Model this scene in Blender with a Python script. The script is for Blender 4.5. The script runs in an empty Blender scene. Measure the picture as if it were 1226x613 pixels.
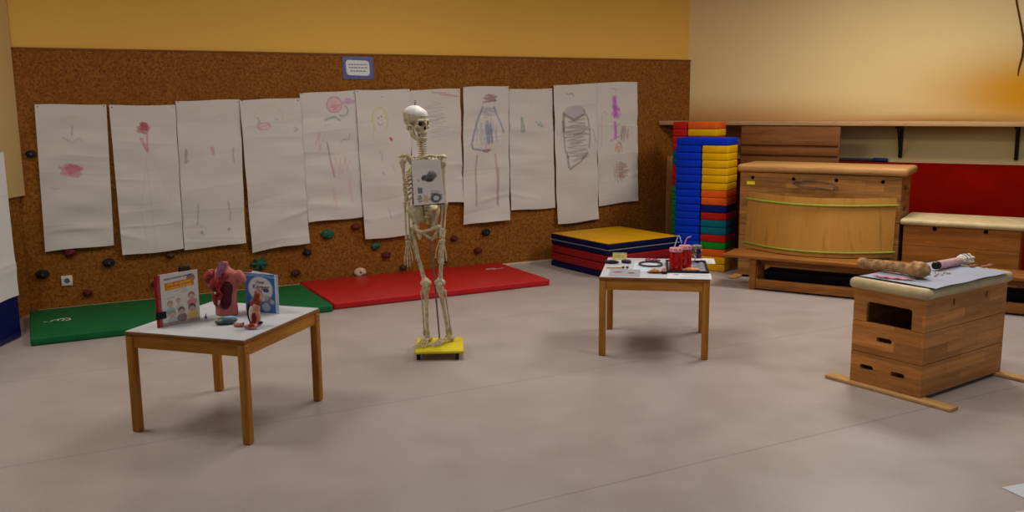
import bpy, bmesh, math, random
import numpy as np
from mathutils import Vector, Matrix, noise as mnoise
random.seed(7); rng = np.random.default_rng(7)
S = bpy.context.scene
COL = S.collection
R = math.radians
V = Vector
CA, CB = R(27.785), R(-31.48)            # directions of the cork wall and of the shelf wall
A = V((-3.849, 7.141, 0)); LB = 6.593
EX = V((math.cos(CA), math.sin(CA), 0)); NX = V((math.sin(CA), -math.cos(CA), 0))
B = A + EX * LB
BX = V((math.cos(CB), math.sin(CB), 0)); NB = V((math.sin(CB), -math.cos(CB), 0))
CEIL = 3.15
def cw(u, d=0, z=0): return A + EX * u + NX * d + V((0, 0, z))
def rw(u, d=0, z=0): return B + BX * u + NB * d + V((0, 0, z))

# ------------------------------------------------------------------ materials
def lin(c):
    return tuple(((x / 255) / 12.92 if x / 255 <= .04045 else ((x / 255 + .055) / 1.055) ** 2.4) for x in c) + (1,)
def newmat(name):
    m = bpy.data.materials.new(name); m.use_nodes = True
    nt = m.node_tree; b = nt.nodes['Principled BSDF']
    return m, nt, b
def nd(nt, t, **kw):
    n = nt.nodes.new(t)
    for k, v in kw.items():
        if k in n.inputs: n.inputs[k].default_value = v
        else: setattr(n, k, v)
    return n
def mixc(nt, fac, a, b, blend='MIX'):
    n = nt.nodes.new('ShaderNodeMix'); n.data_type = 'RGBA'; n.blend_type = blend
    for sock, val in ((n.inputs[0], fac), (n.inputs[6], a), (n.inputs[7], b)):
        if hasattr(val, 'is_linked') or hasattr(val, 'links'): nt.links.new(val, sock)
        else: sock.default_value = val
    return n.outputs[2]
def ramp(nt, src, lo, hi):
    n = nt.nodes.new('ShaderNodeMapRange'); n.inputs[1].default_value = lo; n.inputs[2].default_value = hi; n.clamp = True
    nt.links.new(src, n.inputs[0]); return n.outputs[0]
def coord(nt, scale=(1, 1, 1), kind='Object'):
    tc = nt.nodes.new('ShaderNodeTexCoord'); mp = nt.nodes.new('ShaderNodeMapping')
    mp.inputs['Scale'].default_value = scale
    nt.links.new(tc.outputs[kind], mp.inputs[0]); return mp.outputs[0]
def noise(nt, vec, scale, detail=3, rough=.55):
    n = nd(nt, 'ShaderNodeTexNoise', Scale=scale, Detail=detail, Roughness=rough)
    nt.links.new(vec, n.inputs['Vector']); return n.outputs['Fac']
def bump(nt, b, src, strength=.2, dist=.01):
    n = nd(nt, 'ShaderNodeBump', Strength=strength, Distance=dist)
    nt.links.new(src, n.inputs['Height']); nt.links.new(n.outputs[0], b.inputs['Normal'])
MATS = {}
def plain(name, c, rough=.5, var=.06, scale=30, bmp=0, metal=0, spec=.2, coat=0):
    if name in MATS: return MATS[name]
    m, nt, b = newmat(name); c = lin(c)
    v = coord(nt); f = noise(nt, v, scale)
    d = tuple(x * (1 - var * 2.5) for x in c[:3]) + (1,); l = tuple(min(1, x * (1 + var * 2.5)) for x in c[:3]) + (1,)
    nt.links.new(mixc(nt, ramp(nt, f, .3, .7), d, l), b.inputs['Base Color'])
    b.inputs['Roughness'].default_value = rough; b.inputs['Metallic'].default_value = metal
    b.inputs['Specular IOR Level'].default_value = spec
    if coat: b.inputs['Coat Weight'].default_value = coat
    if bmp: bump(nt, b, f, bmp, .004)
    MATS[name] = m; return m
def wood(name, dark, light, axis='x', scale=1, rough=.45, strips=0, spec=.16):
    if name in MATS: return MATS[name]
    m, nt, b = newmat(name)
    sc = {'x': (1.2, 14, 14), 'y': (14, 1.2, 14), 'z': (14, 14, 1.2)}[axis]
    b.inputs['Specular IOR Level'].default_value = spec
    v = coord(nt, tuple(s * scale for s in sc))
    if strips:
        tc = nt.nodes.new('ShaderNodeTexCoord'); sp = nt.nodes.new('ShaderNodeSeparateXYZ'); cb = nt.nodes.new('ShaderNodeCombineXYZ'); ad = nd(nt, 'ShaderNodeMath', operation='ADD')
        nt.links.new(tc.outputs['Object'], sp.inputs[0]); nt.links.new(sp.outputs[0], ad.inputs[0]); nt.links.new(sp.outputs[1], ad.inputs[1]); nt.links.new(ad.outputs[0], cb.inputs[0]); nt.links.new(sp.outputs[2], cb.inputs[2])
        mp = nt.nodes.new('ShaderNodeMapping'); mp.inputs['Scale'].default_value = (1.2 * scale, 1, 16 * scale); nt.links.new(cb.outputs[0], mp.inputs[0]); v = mp.outputs[0]
    f = noise(nt, v, 2.0, 5, .6); g = noise(nt, v, 9.0, 2)
    c = mixc(nt, ramp(nt, f, .3, .7), lin(dark), lin(light))
    c = mixc(nt, ramp(nt, g, .55, .8), c, tuple(x * .72 for x in lin(dark)[:3]) + (1,))
    if strips:                                   # glued laminated staves of differing tone
        br = nd(nt, 'ShaderNodeTexBrick', Scale=1.0); br.offset = .37
        br.inputs['Mortar Size'].default_value = .0006; br.inputs['Brick Width'].default_value = .42; br.inputs['Row Height'].default_value = strips
        br.inputs['Color1'].default_value = (.62, .62, .62, 1); br.inputs['Color2'].default_value = (1.25, 1.2, 1.15, 1); br.inputs['Mortar'].default_value = (.5, .5, .5, 1)
        tc = nt.nodes.new('ShaderNodeTexCoord'); sp = nt.nodes.new('ShaderNodeSeparateXYZ'); cb = nt.nodes.new('ShaderNodeCombineXYZ')
        ad = nd(nt, 'ShaderNodeMath', operation='ADD')
        nt.links.new(tc.outputs['Object'], sp.inputs[0]); nt.links.new(sp.outputs[0], ad.inputs[0]); nt.links.new(sp.outputs[1], ad.inputs[1])
        nt.links.new(ad.outputs[0], cb.inputs[0]); nt.links.new(sp.outputs[2], cb.inputs[1]); nt.links.new(cb.outputs[0], br.inputs['Vector'])
        c = mixc(nt, .8, c, br.outputs['Color'], 'MULTIPLY')
    nt.links.new(c, b.inputs['Base Color']); b.inputs['Roughness'].default_value = rough
    bump(nt, b, f, .08, .002)
    MATS[name] = m; return m
def attr_mat(name, rough=.75, spec=.3):
    if name in MATS: return MATS[name]
    m, nt, b = newmat(name)
    a = nt.nodes.new('ShaderNodeAttribute'); a.attribute_name = 'Col'
    f = noise(nt, coord(nt), 60, 4)
    c = mixc(nt, .12, a.outputs['Color'], f, 'MULTIPLY')
    nt.links.new(a.outputs['Color'], b.inputs['Base Color'])
    bump(nt, b, f, .05, .002)
    b.inputs['Roughness'].default_value = rough; b.inputs['Specular IOR Level'].default_value = spec
    MATS[name] = m; return m

# ------------------------------------------------------------------ mesh helpers
class MB:
    def __init__(s): s.bm = bmesh.new()
    def _new(s, n0): s.bm.verts.ensure_lookup_table(); return s.bm.verts[n0:]
    def box(s, a, b, bev=0, seg=2, M=None):
        a, b = V(a), V(b); n0 = len(s.bm.verts)
        r = bmesh.ops.create_cube(s.bm, size=1); c = (a + b) / 2; d = b - a
        for v in r['verts']: v.co = V((v.co.x * d.x, v.co.y * d.y, v.co.z * d.z)) + c
        vs = r['verts']
        if bev:
            es = list({e for v in vs for e in v.link_edges})
            q = bmesh.ops.bevel(s.bm, geom=es, offset=bev, segments=seg, affect='EDGES', profile=.5)
            vs = list({v for f in q['faces'] for v in f.verts} | {v for v in vs if v.is_valid})
        if M is not None: bmesh.ops.transform(s.bm, matrix=M, verts=[v for v in vs if v.is_valid])
        return s
    def sph(s, c, r, sub=3, M=None):
        if not hasattr(r, '__len__'): r = (r, r, r)
        q = bmesh.ops.create_icosphere(s.bm, subdivisions=sub, radius=1)
        for v in q['verts']:
            p = V((v.co.x * r[0], v.co.y * r[1], v.co.z * r[2]))
            v.co = (M @ p if M is not None else p) + V(c)
        return s
    def tube(s, pts, rad, n=10, closed=False, caps=True, flat=1.0):
        pts = [V(p) for p in pts]; k = len(pts)
        if not hasattr(rad, '__len__'): rad = [rad] * k
        rings = []; up = None
        for i, p in enumerate(pts):
            if closed: t = pts[(i + 1) % k] - pts[i - 1]
            else: t = pts[min(i + 1, k - 1)] - pts[max(i - 1, 0)]
            t.normalize()
            if up is None:
                up = V((0, 0, 1)) if abs(t.z) < .9 else V((0, 1, 0))
            x = up - t * up.dot(t)
            if x.length < 1e-6: x = t.orthogonal()
            x.normalize(); y = t.cross(x); up = x
            rings.append([s.bm.verts.new(p + (x * math.cos(2 * math.pi * j / n) * flat + y * math.sin(2 * math.pi * j / n)) * rad[i]) for j in range(n)])
        for i in range(k if closed else k - 1):
            a, b = rings[i], rings[(i + 1) % k]
            for j in range(n): s.bm.faces.new((a[j], a[(j + 1) % n], b[(j + 1) % n], b[j]))
        if caps and not closed:
            s.bm.faces.new(list(reversed(rings[0]))); s.bm.faces.new(rings[-1])
        return s
    def bone(s, a, b, r, e0, e1, n=10):
        """long bone: slim shaft between swollen ends"""
        a, b = V(a), V(b); L = (b - a)
        ts = [0, .02, .06, .12, .22, .5, .78, .88, .94, .98, 1]
        rr = [e0 * .5, e0 * .9, e0, e0 * .75, r * 1.1, r, r * 1.1, e1 * .75, e1, e1 * .9, e1 * .5]
        return s.tube([a + L * t for t in ts], rr, n)
    def prism(s, poly, z0, z1, bev=0, M=None):
        n0 = set(s.bm.verts)
        lo = [s.bm.verts.new((p[0], p[1], z0)) for p in poly]; hi = [s.bm.verts.new((p[0], p[1], z1)) for p in poly]
        k = len(poly)
        fs = [s.bm.faces.new(list(reversed(lo))), s.bm.faces.new(hi)]
        for i in range(k): fs.append(s.bm.faces.new((lo[i], lo[(i + 1) % k], hi[(i + 1) % k], hi[i])))
        vs = lo + hi
        if bev:
            es = list({e for v in vs for e in v.link_edges})
            q = bmesh.ops.bevel(s.bm, geom=es, offset=bev, segments=2, affect='EDGES', profile=.5)
        if M is not None: bmesh.ops.transform(s.bm, matrix=M, verts=[v for v in s.bm.verts if v not in n0])
        return s
    def lathe(s, prof, c=(0, 0, 0), n=24, sx=1, sy=1):
        rings = []; c = V(c)
        for r, z in prof:
            rings.append([s.bm.verts.new(c + V((r * sx * math.cos(2 * math.pi * j / n), r * sy * math.sin(2 * math.pi * j / n), z))) for j in range(n)])
        for a, b in zip(rings, rings[1:]):
            for j in range(n): s.bm.faces.new((a[j], a[(j + 1) % n], b[(j + 1) % n], b[j]))
        s.bm.faces.new(list(reversed(rings[0]))); s.bm.faces.new(rings[-1])
        return s
    def grid(s, f, nu, nv):
        vs = [[s.bm.verts.new(f(i / nu, j / nv)) for i in range(nu + 1)] for j in range(nv + 1)]
        for j in range(nv):
            for i in range(nu): s.bm.faces.new((vs[j][i], vs[j + 1][i], vs[j + 1][i + 1], vs[j][i + 1]))
        return s
    def solid(s, t):
        bmesh.ops.recalc_face_normals(s.bm, faces=s.bm.faces[:])
        bmesh.ops.solidify(s.bm, geom=s.bm.faces[:], thickness=t); return s
    def build(s, name, m, parent=None, smooth=True, loc=None, rotz=0, ang=40):
        bmesh.ops.recalc_face_normals(s.bm, faces=s.bm.faces[:])
        me = bpy.data.meshes.new(name); s.bm.to_mesh(me); s.bm.free()
        if smooth:
            for p in me.polygons: p.use_smooth = True
            me.set_sharp_from_angle(angle=R(ang))
        return link(name, me, m, parent, loc, rotz)
def link(name, me, m, parent=None, loc=None, rotz=0):
    o = bpy.data.objects.new(name, me); COL.objects.link(o)
    if m is not None: me.materials.append(m)
    if parent is not None: o.parent = parent
    if loc is not None: o.location = loc
    if rotz: o.rotation_euler = (0, 0, rotz)
    return o
def evaluated(name, bm_or_mesh, mods):
    me = bm_or_mesh
    t = bpy.data.objects.new('tmp', me); COL.objects.link(t); tmp = []
    for kind, kw in mods:
        md = t.modifiers.new(kind, kind)
        for k, v in kw.items():
            if k == 'cut':
                cm = bpy.data.meshes.new('cut'); v.bm.to_mesh(cm); v.bm.free()
                c = bpy.data.objects.new('cut', cm); COL.objects.link(c); tmp.append(c); md.object = c; md.operation = 'DIFFERENCE'; md.solver = 'EXACT'
            else: setattr(md, k, v)
    dg = bpy.context.evaluated_depsgraph_get(); dg.update()
    out = bpy.data.meshes.new_from_object(t.evaluated_get(dg)); out.name = name
    for o in tmp + [t]:
        d = o.data; bpy.data.objects.remove(o); bpy.data.meshes.remove(d)
    return out
def melt(name, mb, m, parent, voxel=.004, smooth=4, cut=None, loc=None, rotz=0):
    """fuse the overlapping closed shapes in mb into one skin"""
    bmesh.ops.recalc_face_normals(mb.bm, faces=mb.bm.faces[:])
    me = bpy.data.meshes.new('t'); mb.bm.to_mesh(me); mb.bm.free()
    mods = [('REMESH', dict(mode='VOXEL', voxel_size=voxel)), ('SMOOTH', dict(factor=.5, iterations=smooth))]
    if cut is not None: mods.append(('BOOLEAN', dict(cut=cut)))
    out = evaluated(name, me, mods); out.materials.clear()
    for p in out.polygons: p.use_smooth = True
    out.set_sharp_from_angle(angle=R(45))
    return link(name, out, m, parent, loc, rotz)
def thing(name, label, cat, loc=(0, 0, 0), rotz=0, group=None):
    o = bpy.data.objects.new(name, None); COL.objects.link(o); o.location = loc; o.rotation_euler = (0, 0, rotz); o.empty_display_size = .05
    return tag(o, label, cat, group)
def tag(o, label, cat, group=None):
    o['label'] = label; o['category'] = cat
    if group: o['group'] = group
    return o
def struct(o): o['kind'] = 'structure'; return o

# painted sheets: a fine grid whose vertices carry the pigment drawn on the sheet
def paint(nu, nv, base, strokes, aspect):
    """strokes: (rgb, half width, opacity, [(u,v)...][, grain]) in sheet fractions, v from the top; width in fractions of the sheet's width"""
    u, v = np.meshgrid(np.linspace(0, 1, nu + 1), np.linspace(0, 1, nv + 1)); y = v * aspect
    c = np.empty(u.shape + (3,)); c[:] = np.array(lin(base)[:3])
    for st in strokes:
        rgb, w, op, pts = st[:4]; grain = st[4] if len(st) > 4 else .5
        col = np.array(lin(rgb)[:3]); al = np.zeros(u.shape)
        if pts[0] == 'rect':
            _, x0, y0, x1, y1 = pts
            al = ((u >= x0) & (u <= x1) & (v >= y0) & (v <= y1)).astype(float)
        elif pts[0] == 'oval':
            _, x0, y0, rx, ry = pts
            al = np.clip((1 - ((u - x0) / rx) ** 2 - ((v - y0) / ry) ** 2) / .25, 0, 1)
        else:
            for (x0, y0), (x1, y1) in zip(pts, pts[1:]):
                y0, y1 = y0 * aspect, y1 * aspect
                dx, dy = x1 - x0, y1 - y0; L = dx * dx + dy * dy + 1e-12
                t = np.clip(((u - x0) * dx + (y - y0) * dy) / L, 0, 1)
                d = np.hypot(u - x0 - t * dx, y - y0 - t * dy)
                al = np.maximum(al, np.clip(1.5 - d / w, 0, 1))
        al = al * op * (1 - grain * rng.random(u.shape))
        c = c * (1 - al[..., None]) + col * al[..., None]
    return c
def sheet(name, f, nu, nv, colors, m, parent=None, loc=None, rotz=0):
    u, v = np.meshgrid(np.linspace(0, 1, nu + 1), np.linspace(0, 1, nv + 1))
    co = f(u, v).reshape(-1, 3).astype(np.float32)
    idx = np.arange((nu + 1) * (nv + 1)).reshape(nv + 1, nu + 1)
    q = np.stack([idx[:-1, :-1], idx[1:, :-1], idx[1:, 1:], idx[:-1, 1:]], -1).reshape(-1, 4)
    me = bpy.data.meshes.new(name); me.from_pydata(co.tolist(), [], q.tolist())
    at = me.attributes.new('Col', 'FLOAT_COLOR', 'POINT')
    cc = np.concatenate([colors.reshape(-1, 3), np.ones((co.shape[0], 1))], 1).astype(np.float32)
    at.data.foreach_set('color', cc.ravel())
    for p in me.polygons: p.use_smooth = True
    return link(name, me, m, parent, loc, rotz)
def flat(x0, y0, x1, y1, z=0):      # horizontal sheet, v from back (y1) to front (y0)
    return lambda u, v: np.stack([x0 + (x1 - x0) * u, y1 + (y0 - y1) * v, z + 0 * u], -1)
def upright(w, h, y=0, z0=0):       # vertical sheet facing -y
    return lambda u, v: np.stack([w * u, y + 0 * u, z0 + h * (1 - v)], -1)
def text(body, size, m, parent, loc, rot, name='lettering', ext=.0004, align='CENTER', shear=0):
    cu = bpy.data.curves.new('t', 'FONT'); cu.body = body; cu.size = size; cu.align_x = align; cu.align_y = 'CENTER'; cu.extrude = ext; cu.shear = shear; cu.resolution_u = 3
    t = bpy.data.objects.new('t', cu); COL.objects.link(t)
    dg = bpy.context.evaluated_depsgraph_get(); dg.update()
    me = bpy.data.meshes.new_from_object(t.evaluated_get(dg)); bpy.data.objects.remove(t); bpy.data.curves.remove(cu)
    me.name = name; me.materials.clear()
    o = link(name, me, m, parent, loc); o.rotation_euler = rot
    return o

# ------------------------------------------------------------------ the room
def floor_mat():
    m, nt, b = newmat('linoleum')
    v = coord(nt); f = noise(nt, v, 3, 4); g = noise(nt, coord(nt, (22, 22, 22)), 4, 3)
    c = mixc(nt, ramp(nt, f, .3, .7), lin((161, 149, 142)), lin((170, 158, 151)))
    c = mixc(nt, ramp(nt, g, .6, .85), c, lin((142, 131, 121)))
    g2 = noise(nt, coord(nt, (9, 9, 9)), 6, 2); c = mixc(nt, ramp(nt, g2, .74, .8), c, lin((126, 114, 103)))
    tc = nt.nodes.new('ShaderNodeTexCoord'); dt = nd(nt, 'ShaderNodeVectorMath', operation='DOT_PRODUCT'); dt.inputs[1].default_value = (-NX.x, -NX.y, 0)
    nt.links.new(tc.outputs['Object'], dt.inputs[0])
    a = nd(nt, 'ShaderNodeMath', operation='SUBTRACT'); a.inputs[1].default_value = 3.10; nt.links.new(dt.outputs['Value'], a.inputs[0])
    p = nd(nt, 'ShaderNodeMath', operation='PINGPONG'); p.inputs[1].default_value = .75; nt.links.new(a.outputs[0], p.inputs[0])
    seam = ramp(nt, p.outputs[0], .0075, .002)
    sm = nd(nt, 'ShaderNodeMath', operation='MULTIPLY'); sm.inputs[1].default_value = .4; nt.links.new(seam, sm.inputs[0])
    c = mixc(nt, sm.outputs[0], c, lin((100, 90, 80)))
    nt.links.new(c, b.inputs['Base Color']); b.inputs['Roughness'].default_value = .38
    r = ramp(nt, f, .2, .8); rr = nt.nodes.new('ShaderNodeMapRange'); rr.inputs[3].default_value = .3; rr.inputs[4].default_value = .46; nt.links.new(r, rr.inputs[0]); nt.links.new(rr.outputs[0], b.inputs['Roughness'])
    bump(nt, b, g, .04, .002); return m
def cork_mat():
    m, nt, b = newmat('cork')
    v = coord(nt); vo = nd(nt, 'ShaderNodeTexVoronoi', Scale=70.0); nt.links.new(v, vo.inputs['Vector'])
    f = noise(nt, v, 45, 4, .7); g = noise(nt, v, 1.6, 3)
    sp = nt.nodes.new('ShaderNodeSeparateColor'); nt.links.new(vo.outputs['Color'], sp.inputs[0])
    c = mixc(nt, sp.outputs[0], lin((116, 66, 16)), lin((154, 98, 34)))
    c = mixc(nt, ramp(nt, f, .5, .68), c, lin((78, 40, 10)))
    c = mixc(nt, ramp(nt, f, .36, .26), c, lin((196, 138, 66)))
    h = ramp(nt, g, .3, .75); hm = nd(nt, 'ShaderNodeMath', operation='MULTIPLY'); hm.inputs[1].default_value = .45; nt.links.new(h, hm.inputs[0])
    c = mixc(nt, hm.outputs[0], c, lin((106, 60, 16)))
    nt.links.new(c, b.inputs['Base Color']); b.inputs['Roughness'].default_value = .75; b.inputs['Specular IOR Level'].default_value = .12; bump(nt, b, f, .25, .003); return m
def paint_wall(name, c1, c2):
    m, nt, b = newmat(name)
    f = noise(nt, coord(nt), .8, 3); g = noise(nt, coord(nt), 120, 2)
    nt.links.new(mixc(nt, f, lin(c1), lin(c2)), b.inputs['Base Color']); b.inputs['Roughness'].default_value = .85; b.inputs['Specular IOR Level'].default_value = .1; bump(nt, b, g, .08, .002); return m
def blend_wall_mat():
    """beige wall blended into soft ochre towards its far end and brown along the shelf"""
    m, nt, b = newmat('beige_blend_wall')
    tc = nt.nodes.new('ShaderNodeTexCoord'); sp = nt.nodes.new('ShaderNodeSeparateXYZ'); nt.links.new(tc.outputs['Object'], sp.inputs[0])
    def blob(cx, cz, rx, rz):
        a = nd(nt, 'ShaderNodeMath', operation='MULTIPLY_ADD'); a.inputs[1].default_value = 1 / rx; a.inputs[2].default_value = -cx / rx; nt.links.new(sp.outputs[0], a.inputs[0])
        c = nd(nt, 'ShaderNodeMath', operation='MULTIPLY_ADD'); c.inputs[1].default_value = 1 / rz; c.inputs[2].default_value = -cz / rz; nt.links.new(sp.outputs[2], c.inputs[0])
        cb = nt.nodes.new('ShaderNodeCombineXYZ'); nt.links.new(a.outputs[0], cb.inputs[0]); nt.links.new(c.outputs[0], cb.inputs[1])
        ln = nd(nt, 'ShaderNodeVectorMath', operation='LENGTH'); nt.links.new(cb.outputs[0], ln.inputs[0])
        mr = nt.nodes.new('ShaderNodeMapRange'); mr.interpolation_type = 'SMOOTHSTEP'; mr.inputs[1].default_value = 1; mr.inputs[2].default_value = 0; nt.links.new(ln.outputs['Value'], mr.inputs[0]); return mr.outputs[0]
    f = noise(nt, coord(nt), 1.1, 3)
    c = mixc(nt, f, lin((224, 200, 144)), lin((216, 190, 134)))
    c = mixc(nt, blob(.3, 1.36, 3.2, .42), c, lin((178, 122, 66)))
    c = mixc(nt, blob(3.65, 1.70, 1.9, .62), c, lin((196, 132, 4)))  # soft-edged ochre blended in towards the far end
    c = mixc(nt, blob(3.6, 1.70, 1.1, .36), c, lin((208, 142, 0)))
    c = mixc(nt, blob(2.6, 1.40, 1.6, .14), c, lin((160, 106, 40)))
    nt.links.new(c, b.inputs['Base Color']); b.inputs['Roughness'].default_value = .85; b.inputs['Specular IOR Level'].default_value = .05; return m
M_floor, M_cork = floor_mat(), cork_mat()
M_upper = paint_wall('ochre_wall', (222, 174, 80), (216, 167, 74)); M_cream = paint_wall('cream_wall', (214, 184, 122), (204, 172, 110))
M_beige = blend_wall_mat(); M_ceil = paint_wall('white_ceiling', (225, 220, 208), (215, 210, 198)); M_red = plain('red_wainscot', (122, 8, 3), .8, .05, 4, spec=.03)

LC = A + V((math.sin(R(-2.2)), -math.cos(R(-2.2)), 0)) * 8          # left wall runs from A towards the viewer
LD = V((math.sin(R(-2.2)), -math.cos(R(-2.2)), 0)); LN = V((-LD.y, LD.x, 0))
RC = B + BX * 7.5
poly = [A, B, RC, V((RC.x, -2.5, 0)), V((LC.x, -2.5, 0)), LC]
pm = sum(poly, V((0, 0, 0))) / 6; poly = [pm + (p - pm) * 1.03 for p in poly]
mb = MB(); mb.prism([(p.x, p.y) for p in poly], -.05, 0); struct(mb.build('floor', M_floor, smooth=False))
mb = MB(); mb.prism([(p.x, p.y) for p in poly], CEIL, CEIL + .05); struct(mb.build('ceiling', M_ceil, smooth=False))
mb = MB(); mb.box((-.3, 0.02, 0), (LB + .3, .12, CEIL)); struct(mb.build('wall_back', M_upper, loc=A, rotz=CA, smooth=False))
mb = MB(); mb.box((-.02, 0, 0), (LB + .02, .0195, 2.0785)); struct(mb.build('trim_1', M_cork, loc=A, rotz=CA, smooth=False))          # cork cladding
mb = MB(); mb.box((.0, -.008, 2.079), (LB, .0195, 2.094), .003); struct(mb.build('trim_2', wood('cork_edge', (120, 70, 30), (142, 88, 40)), loc=A, rotz=CA))
mb = MB(); mb.box((.03, -.016, 0), (LB - .03, -.001, .026), .003); struct(mb.build('baseboard_back', plain('pale_skirting', (190, 170, 145), .5), loc=A, rotz=CA))
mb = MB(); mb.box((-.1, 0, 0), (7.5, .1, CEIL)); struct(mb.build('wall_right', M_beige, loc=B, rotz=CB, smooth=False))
mb = MB(); mb.box((.03, -.05, 0), (7.5, -.001, 1.027), .004); struct(mb.build('trim_3', M_red, loc=B, rotz=CB))
ALW = math.atan2(-LD.y, -LD.x)
mb = MB(); mb.box((-8, 0.02, 0), (.3, .12, CEIL)); struct(mb.build('wall_left', M_cork, loc=A, rotz=ALW, smooth=False))
mb = MB(); mb.box((-7.9, -.02, .95), (-.0, .0195, CEIL), .004); struct(mb.build('trim_4', M_cream, loc=A, rotz=ALW))

# ------------------------------------------------------------------ furniture: tables
W_tab = wood('beech_leg', (150, 94, 28), (184, 124, 48), 'z'); W_apr = wood('beech_apron', (154, 98, 30), (192, 132, 52), 'x'); W_apy = wood('beech_apron_side', (154, 98, 30), (192, 132, 52), 'y')
M_white = plain('white_laminate', (188, 190, 196), .35, .01, 8); M_edge = wood('table_edge', (120, 72, 28), (150, 94, 40))
M_dark = plain('dark_hole', (24, 14, 8), .6)
TH = .527
def table(loc, rot, w, d, label):
    t = thing('low_table', label, 'table', loc, rot, 'low white tables')
    mb = MB(); mb.box((.004, .004, TH - .004), (w - .004, d - .004, TH), .0015); mb.build('tabletop', M_white, t)
    mb = MB(); mb.box((0, 0, TH - .022), (w, d, TH - .0045), .003); mb.build('table_edge', M_edge, t)
    L = .044
    for i, (x, y) in enumerate(((0, 0), (w - L, 0), (w - L, d - L), (0, d - L))):
        q = MB(); q.box((x, y, 0), (x + L, y + L, TH - .0225), .009, 3)
        o = q.build('leg', W_tab, t)
        bx_ = x - .0006 if x == 0 else x + L - .002; 
        for z in (TH - .042, TH - .066):
            q = MB(); q.tube([(bx_, y + L / 2, z), (bx_ + .0026, y + L / 2, z)], .0042, 10); q.build('bolt', M_dark, t)
    z0, z1 = TH - .085, TH - .0225
    for y in (.008, d - .028):
        q = MB(); q.box((L, y, z0), (w - L, y + .02, z1), .003); q.build('apron', W_apr, t)
    for x in (.008, w - .028):
        q = MB(); q.box((x, L, z0), (x + .02, d - L, z1), .003); q.build('apron', W_apy, t)
    return t
table((-1.941, 4.414, 0), -.3019, .690, .731, 'low white-topped beech table carrying two open picture books and a torso model')
table((.560, 5.753, 0), -.1772, .701, .752, 'low white-topped beech table carrying red drinks and a dark tray')

# ------------------------------------------------------------------ floor mats
M_green = plain('green_vinyl', (18, 92, 46), .55, .03, 6, spec=.12); M_redv = plain('red_vinyl', (172, 26, 26), .42, .03, 6); M_logo = plain('white_print', (200, 196, 188), .6)
def stroke_mark(name, pts_list, z, parent, m, w=.01):
    q = MB()
    for pts in pts_list: q.tube([(x, y, z) for x, y in pts], w, 6)
    for v in q.bm.verts: v.co.z = z + (v.co.z - z) * .06
    return q.build(name, m, parent)
def mat_on_floor(u0, u1, d0, d1, label, m, logo):
    t = thing('gym_mat', label, 'mat', cw((u0 + u1) / 2, (d0 + d1) / 2), CA, 'gym mats along the cork wall')
    w, h = (u1 - u0) / 2, (d1 - d0) / 2
    q = MB(); q.box((-w, -h, .002), (w, h, .058), .012, 3); q.build('pad', m, t)
    stroke_mark('logo', [[(x - w + logo[0], y - h + logo[1]) for x, y in p] for p in LOGO], .0583, t, M_logo, .006)
    return t
def arc(cx, cy, r, a0, a1, n=10, sy=1): return [(cx + r * math.cos(R(a0 + (a1 - a0) * i / n)), cy + sy * r * math.sin(R(a0 + (a1 - a0) * i / n))) for i in range(n + 1)]
LOGO = [arc(.10, .1, .05, -70, 110), arc(.075, .1, .035, -70, 110), arc(.05, .1, .022, -60, 200), [(-.03, .085), (0, .08)], [(.01, .075), (.03, .075)]]
mat_on_floor(-.03, 2.12, .17, 1.16, 'green gym mat on the floor against the left of the cork wall', M_green, (.12, .42))
LOGO = [[(0, 0), (.05, .012), (.1, 0)], [(.02, .03), (.12, .03)], [(.08, -.02), (.2, .0)]]
mat_on_floor(2.14, 4.16, .06, 1.10, 'red gym mat on the floor behind the skeleton', M_redv, (1.72, .72))

# ------------------------------------------------------------------ stack of folded mats in the corner
M_navy = plain('navy_vinyl', (10, 13, 54), .5, .05, 8, spec=.1); M_yel = plain('yellow_vinyl', (200, 146, 4), .55, .03, 5, spec=.1); M_dred = plain('dark_red_vinyl', (128, 20, 24), .4, .05, 8); M_grey = plain('grey_piping', (120, 122, 130), .5)
ms = thing
z = .002
MA = R(33)
specs = [('navy gym mat lying on the floor at the bottom of the mat stack', M_navy, .055, 0), ('dark red gym mat second from the bottom of the mat stack', M_dred, .08, .0), ('dark red gym mat directly under the two navy-edged mats of the stack', M_dred, .08, .01),
         ('navy gym mat with grey piping under the yellow-topped mat', M_navy, .056, .004), ('yellow-topped gym mat with navy edge on top of the mat stack', M_navy, .058, 0)]
fx, fy = .895, 8.37; mw, md = .90, .92
for i, (lab, m, h, off) in enumerate(specs):
    t = thing('stacked_mat', lab, 'mat', (fx + off, fy + off * .5, z), MA, 'mats stacked in the corner')
    q = MB(); q.box((0, 0, 0), (mw, md, h - .002), .016, 3); o = q.build('pad', m, t)
    if i == 3:
        q = MB(); q.tube([(-.001, -.001, h - .004), (mw + .001, -.001, h - .004), (mw + .001, md + .001, h - .004), (-.001, md + .001, h - .004)], .0045, 6, closed=True); q.build('piping', M_grey, t)
    if i == 4:
        q = MB(); q.box((.006, .006, h - .004), (mw - .006, md - .006, h), .001); q.build('top_cover', M_yel, t)
    z += h + .001

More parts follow.
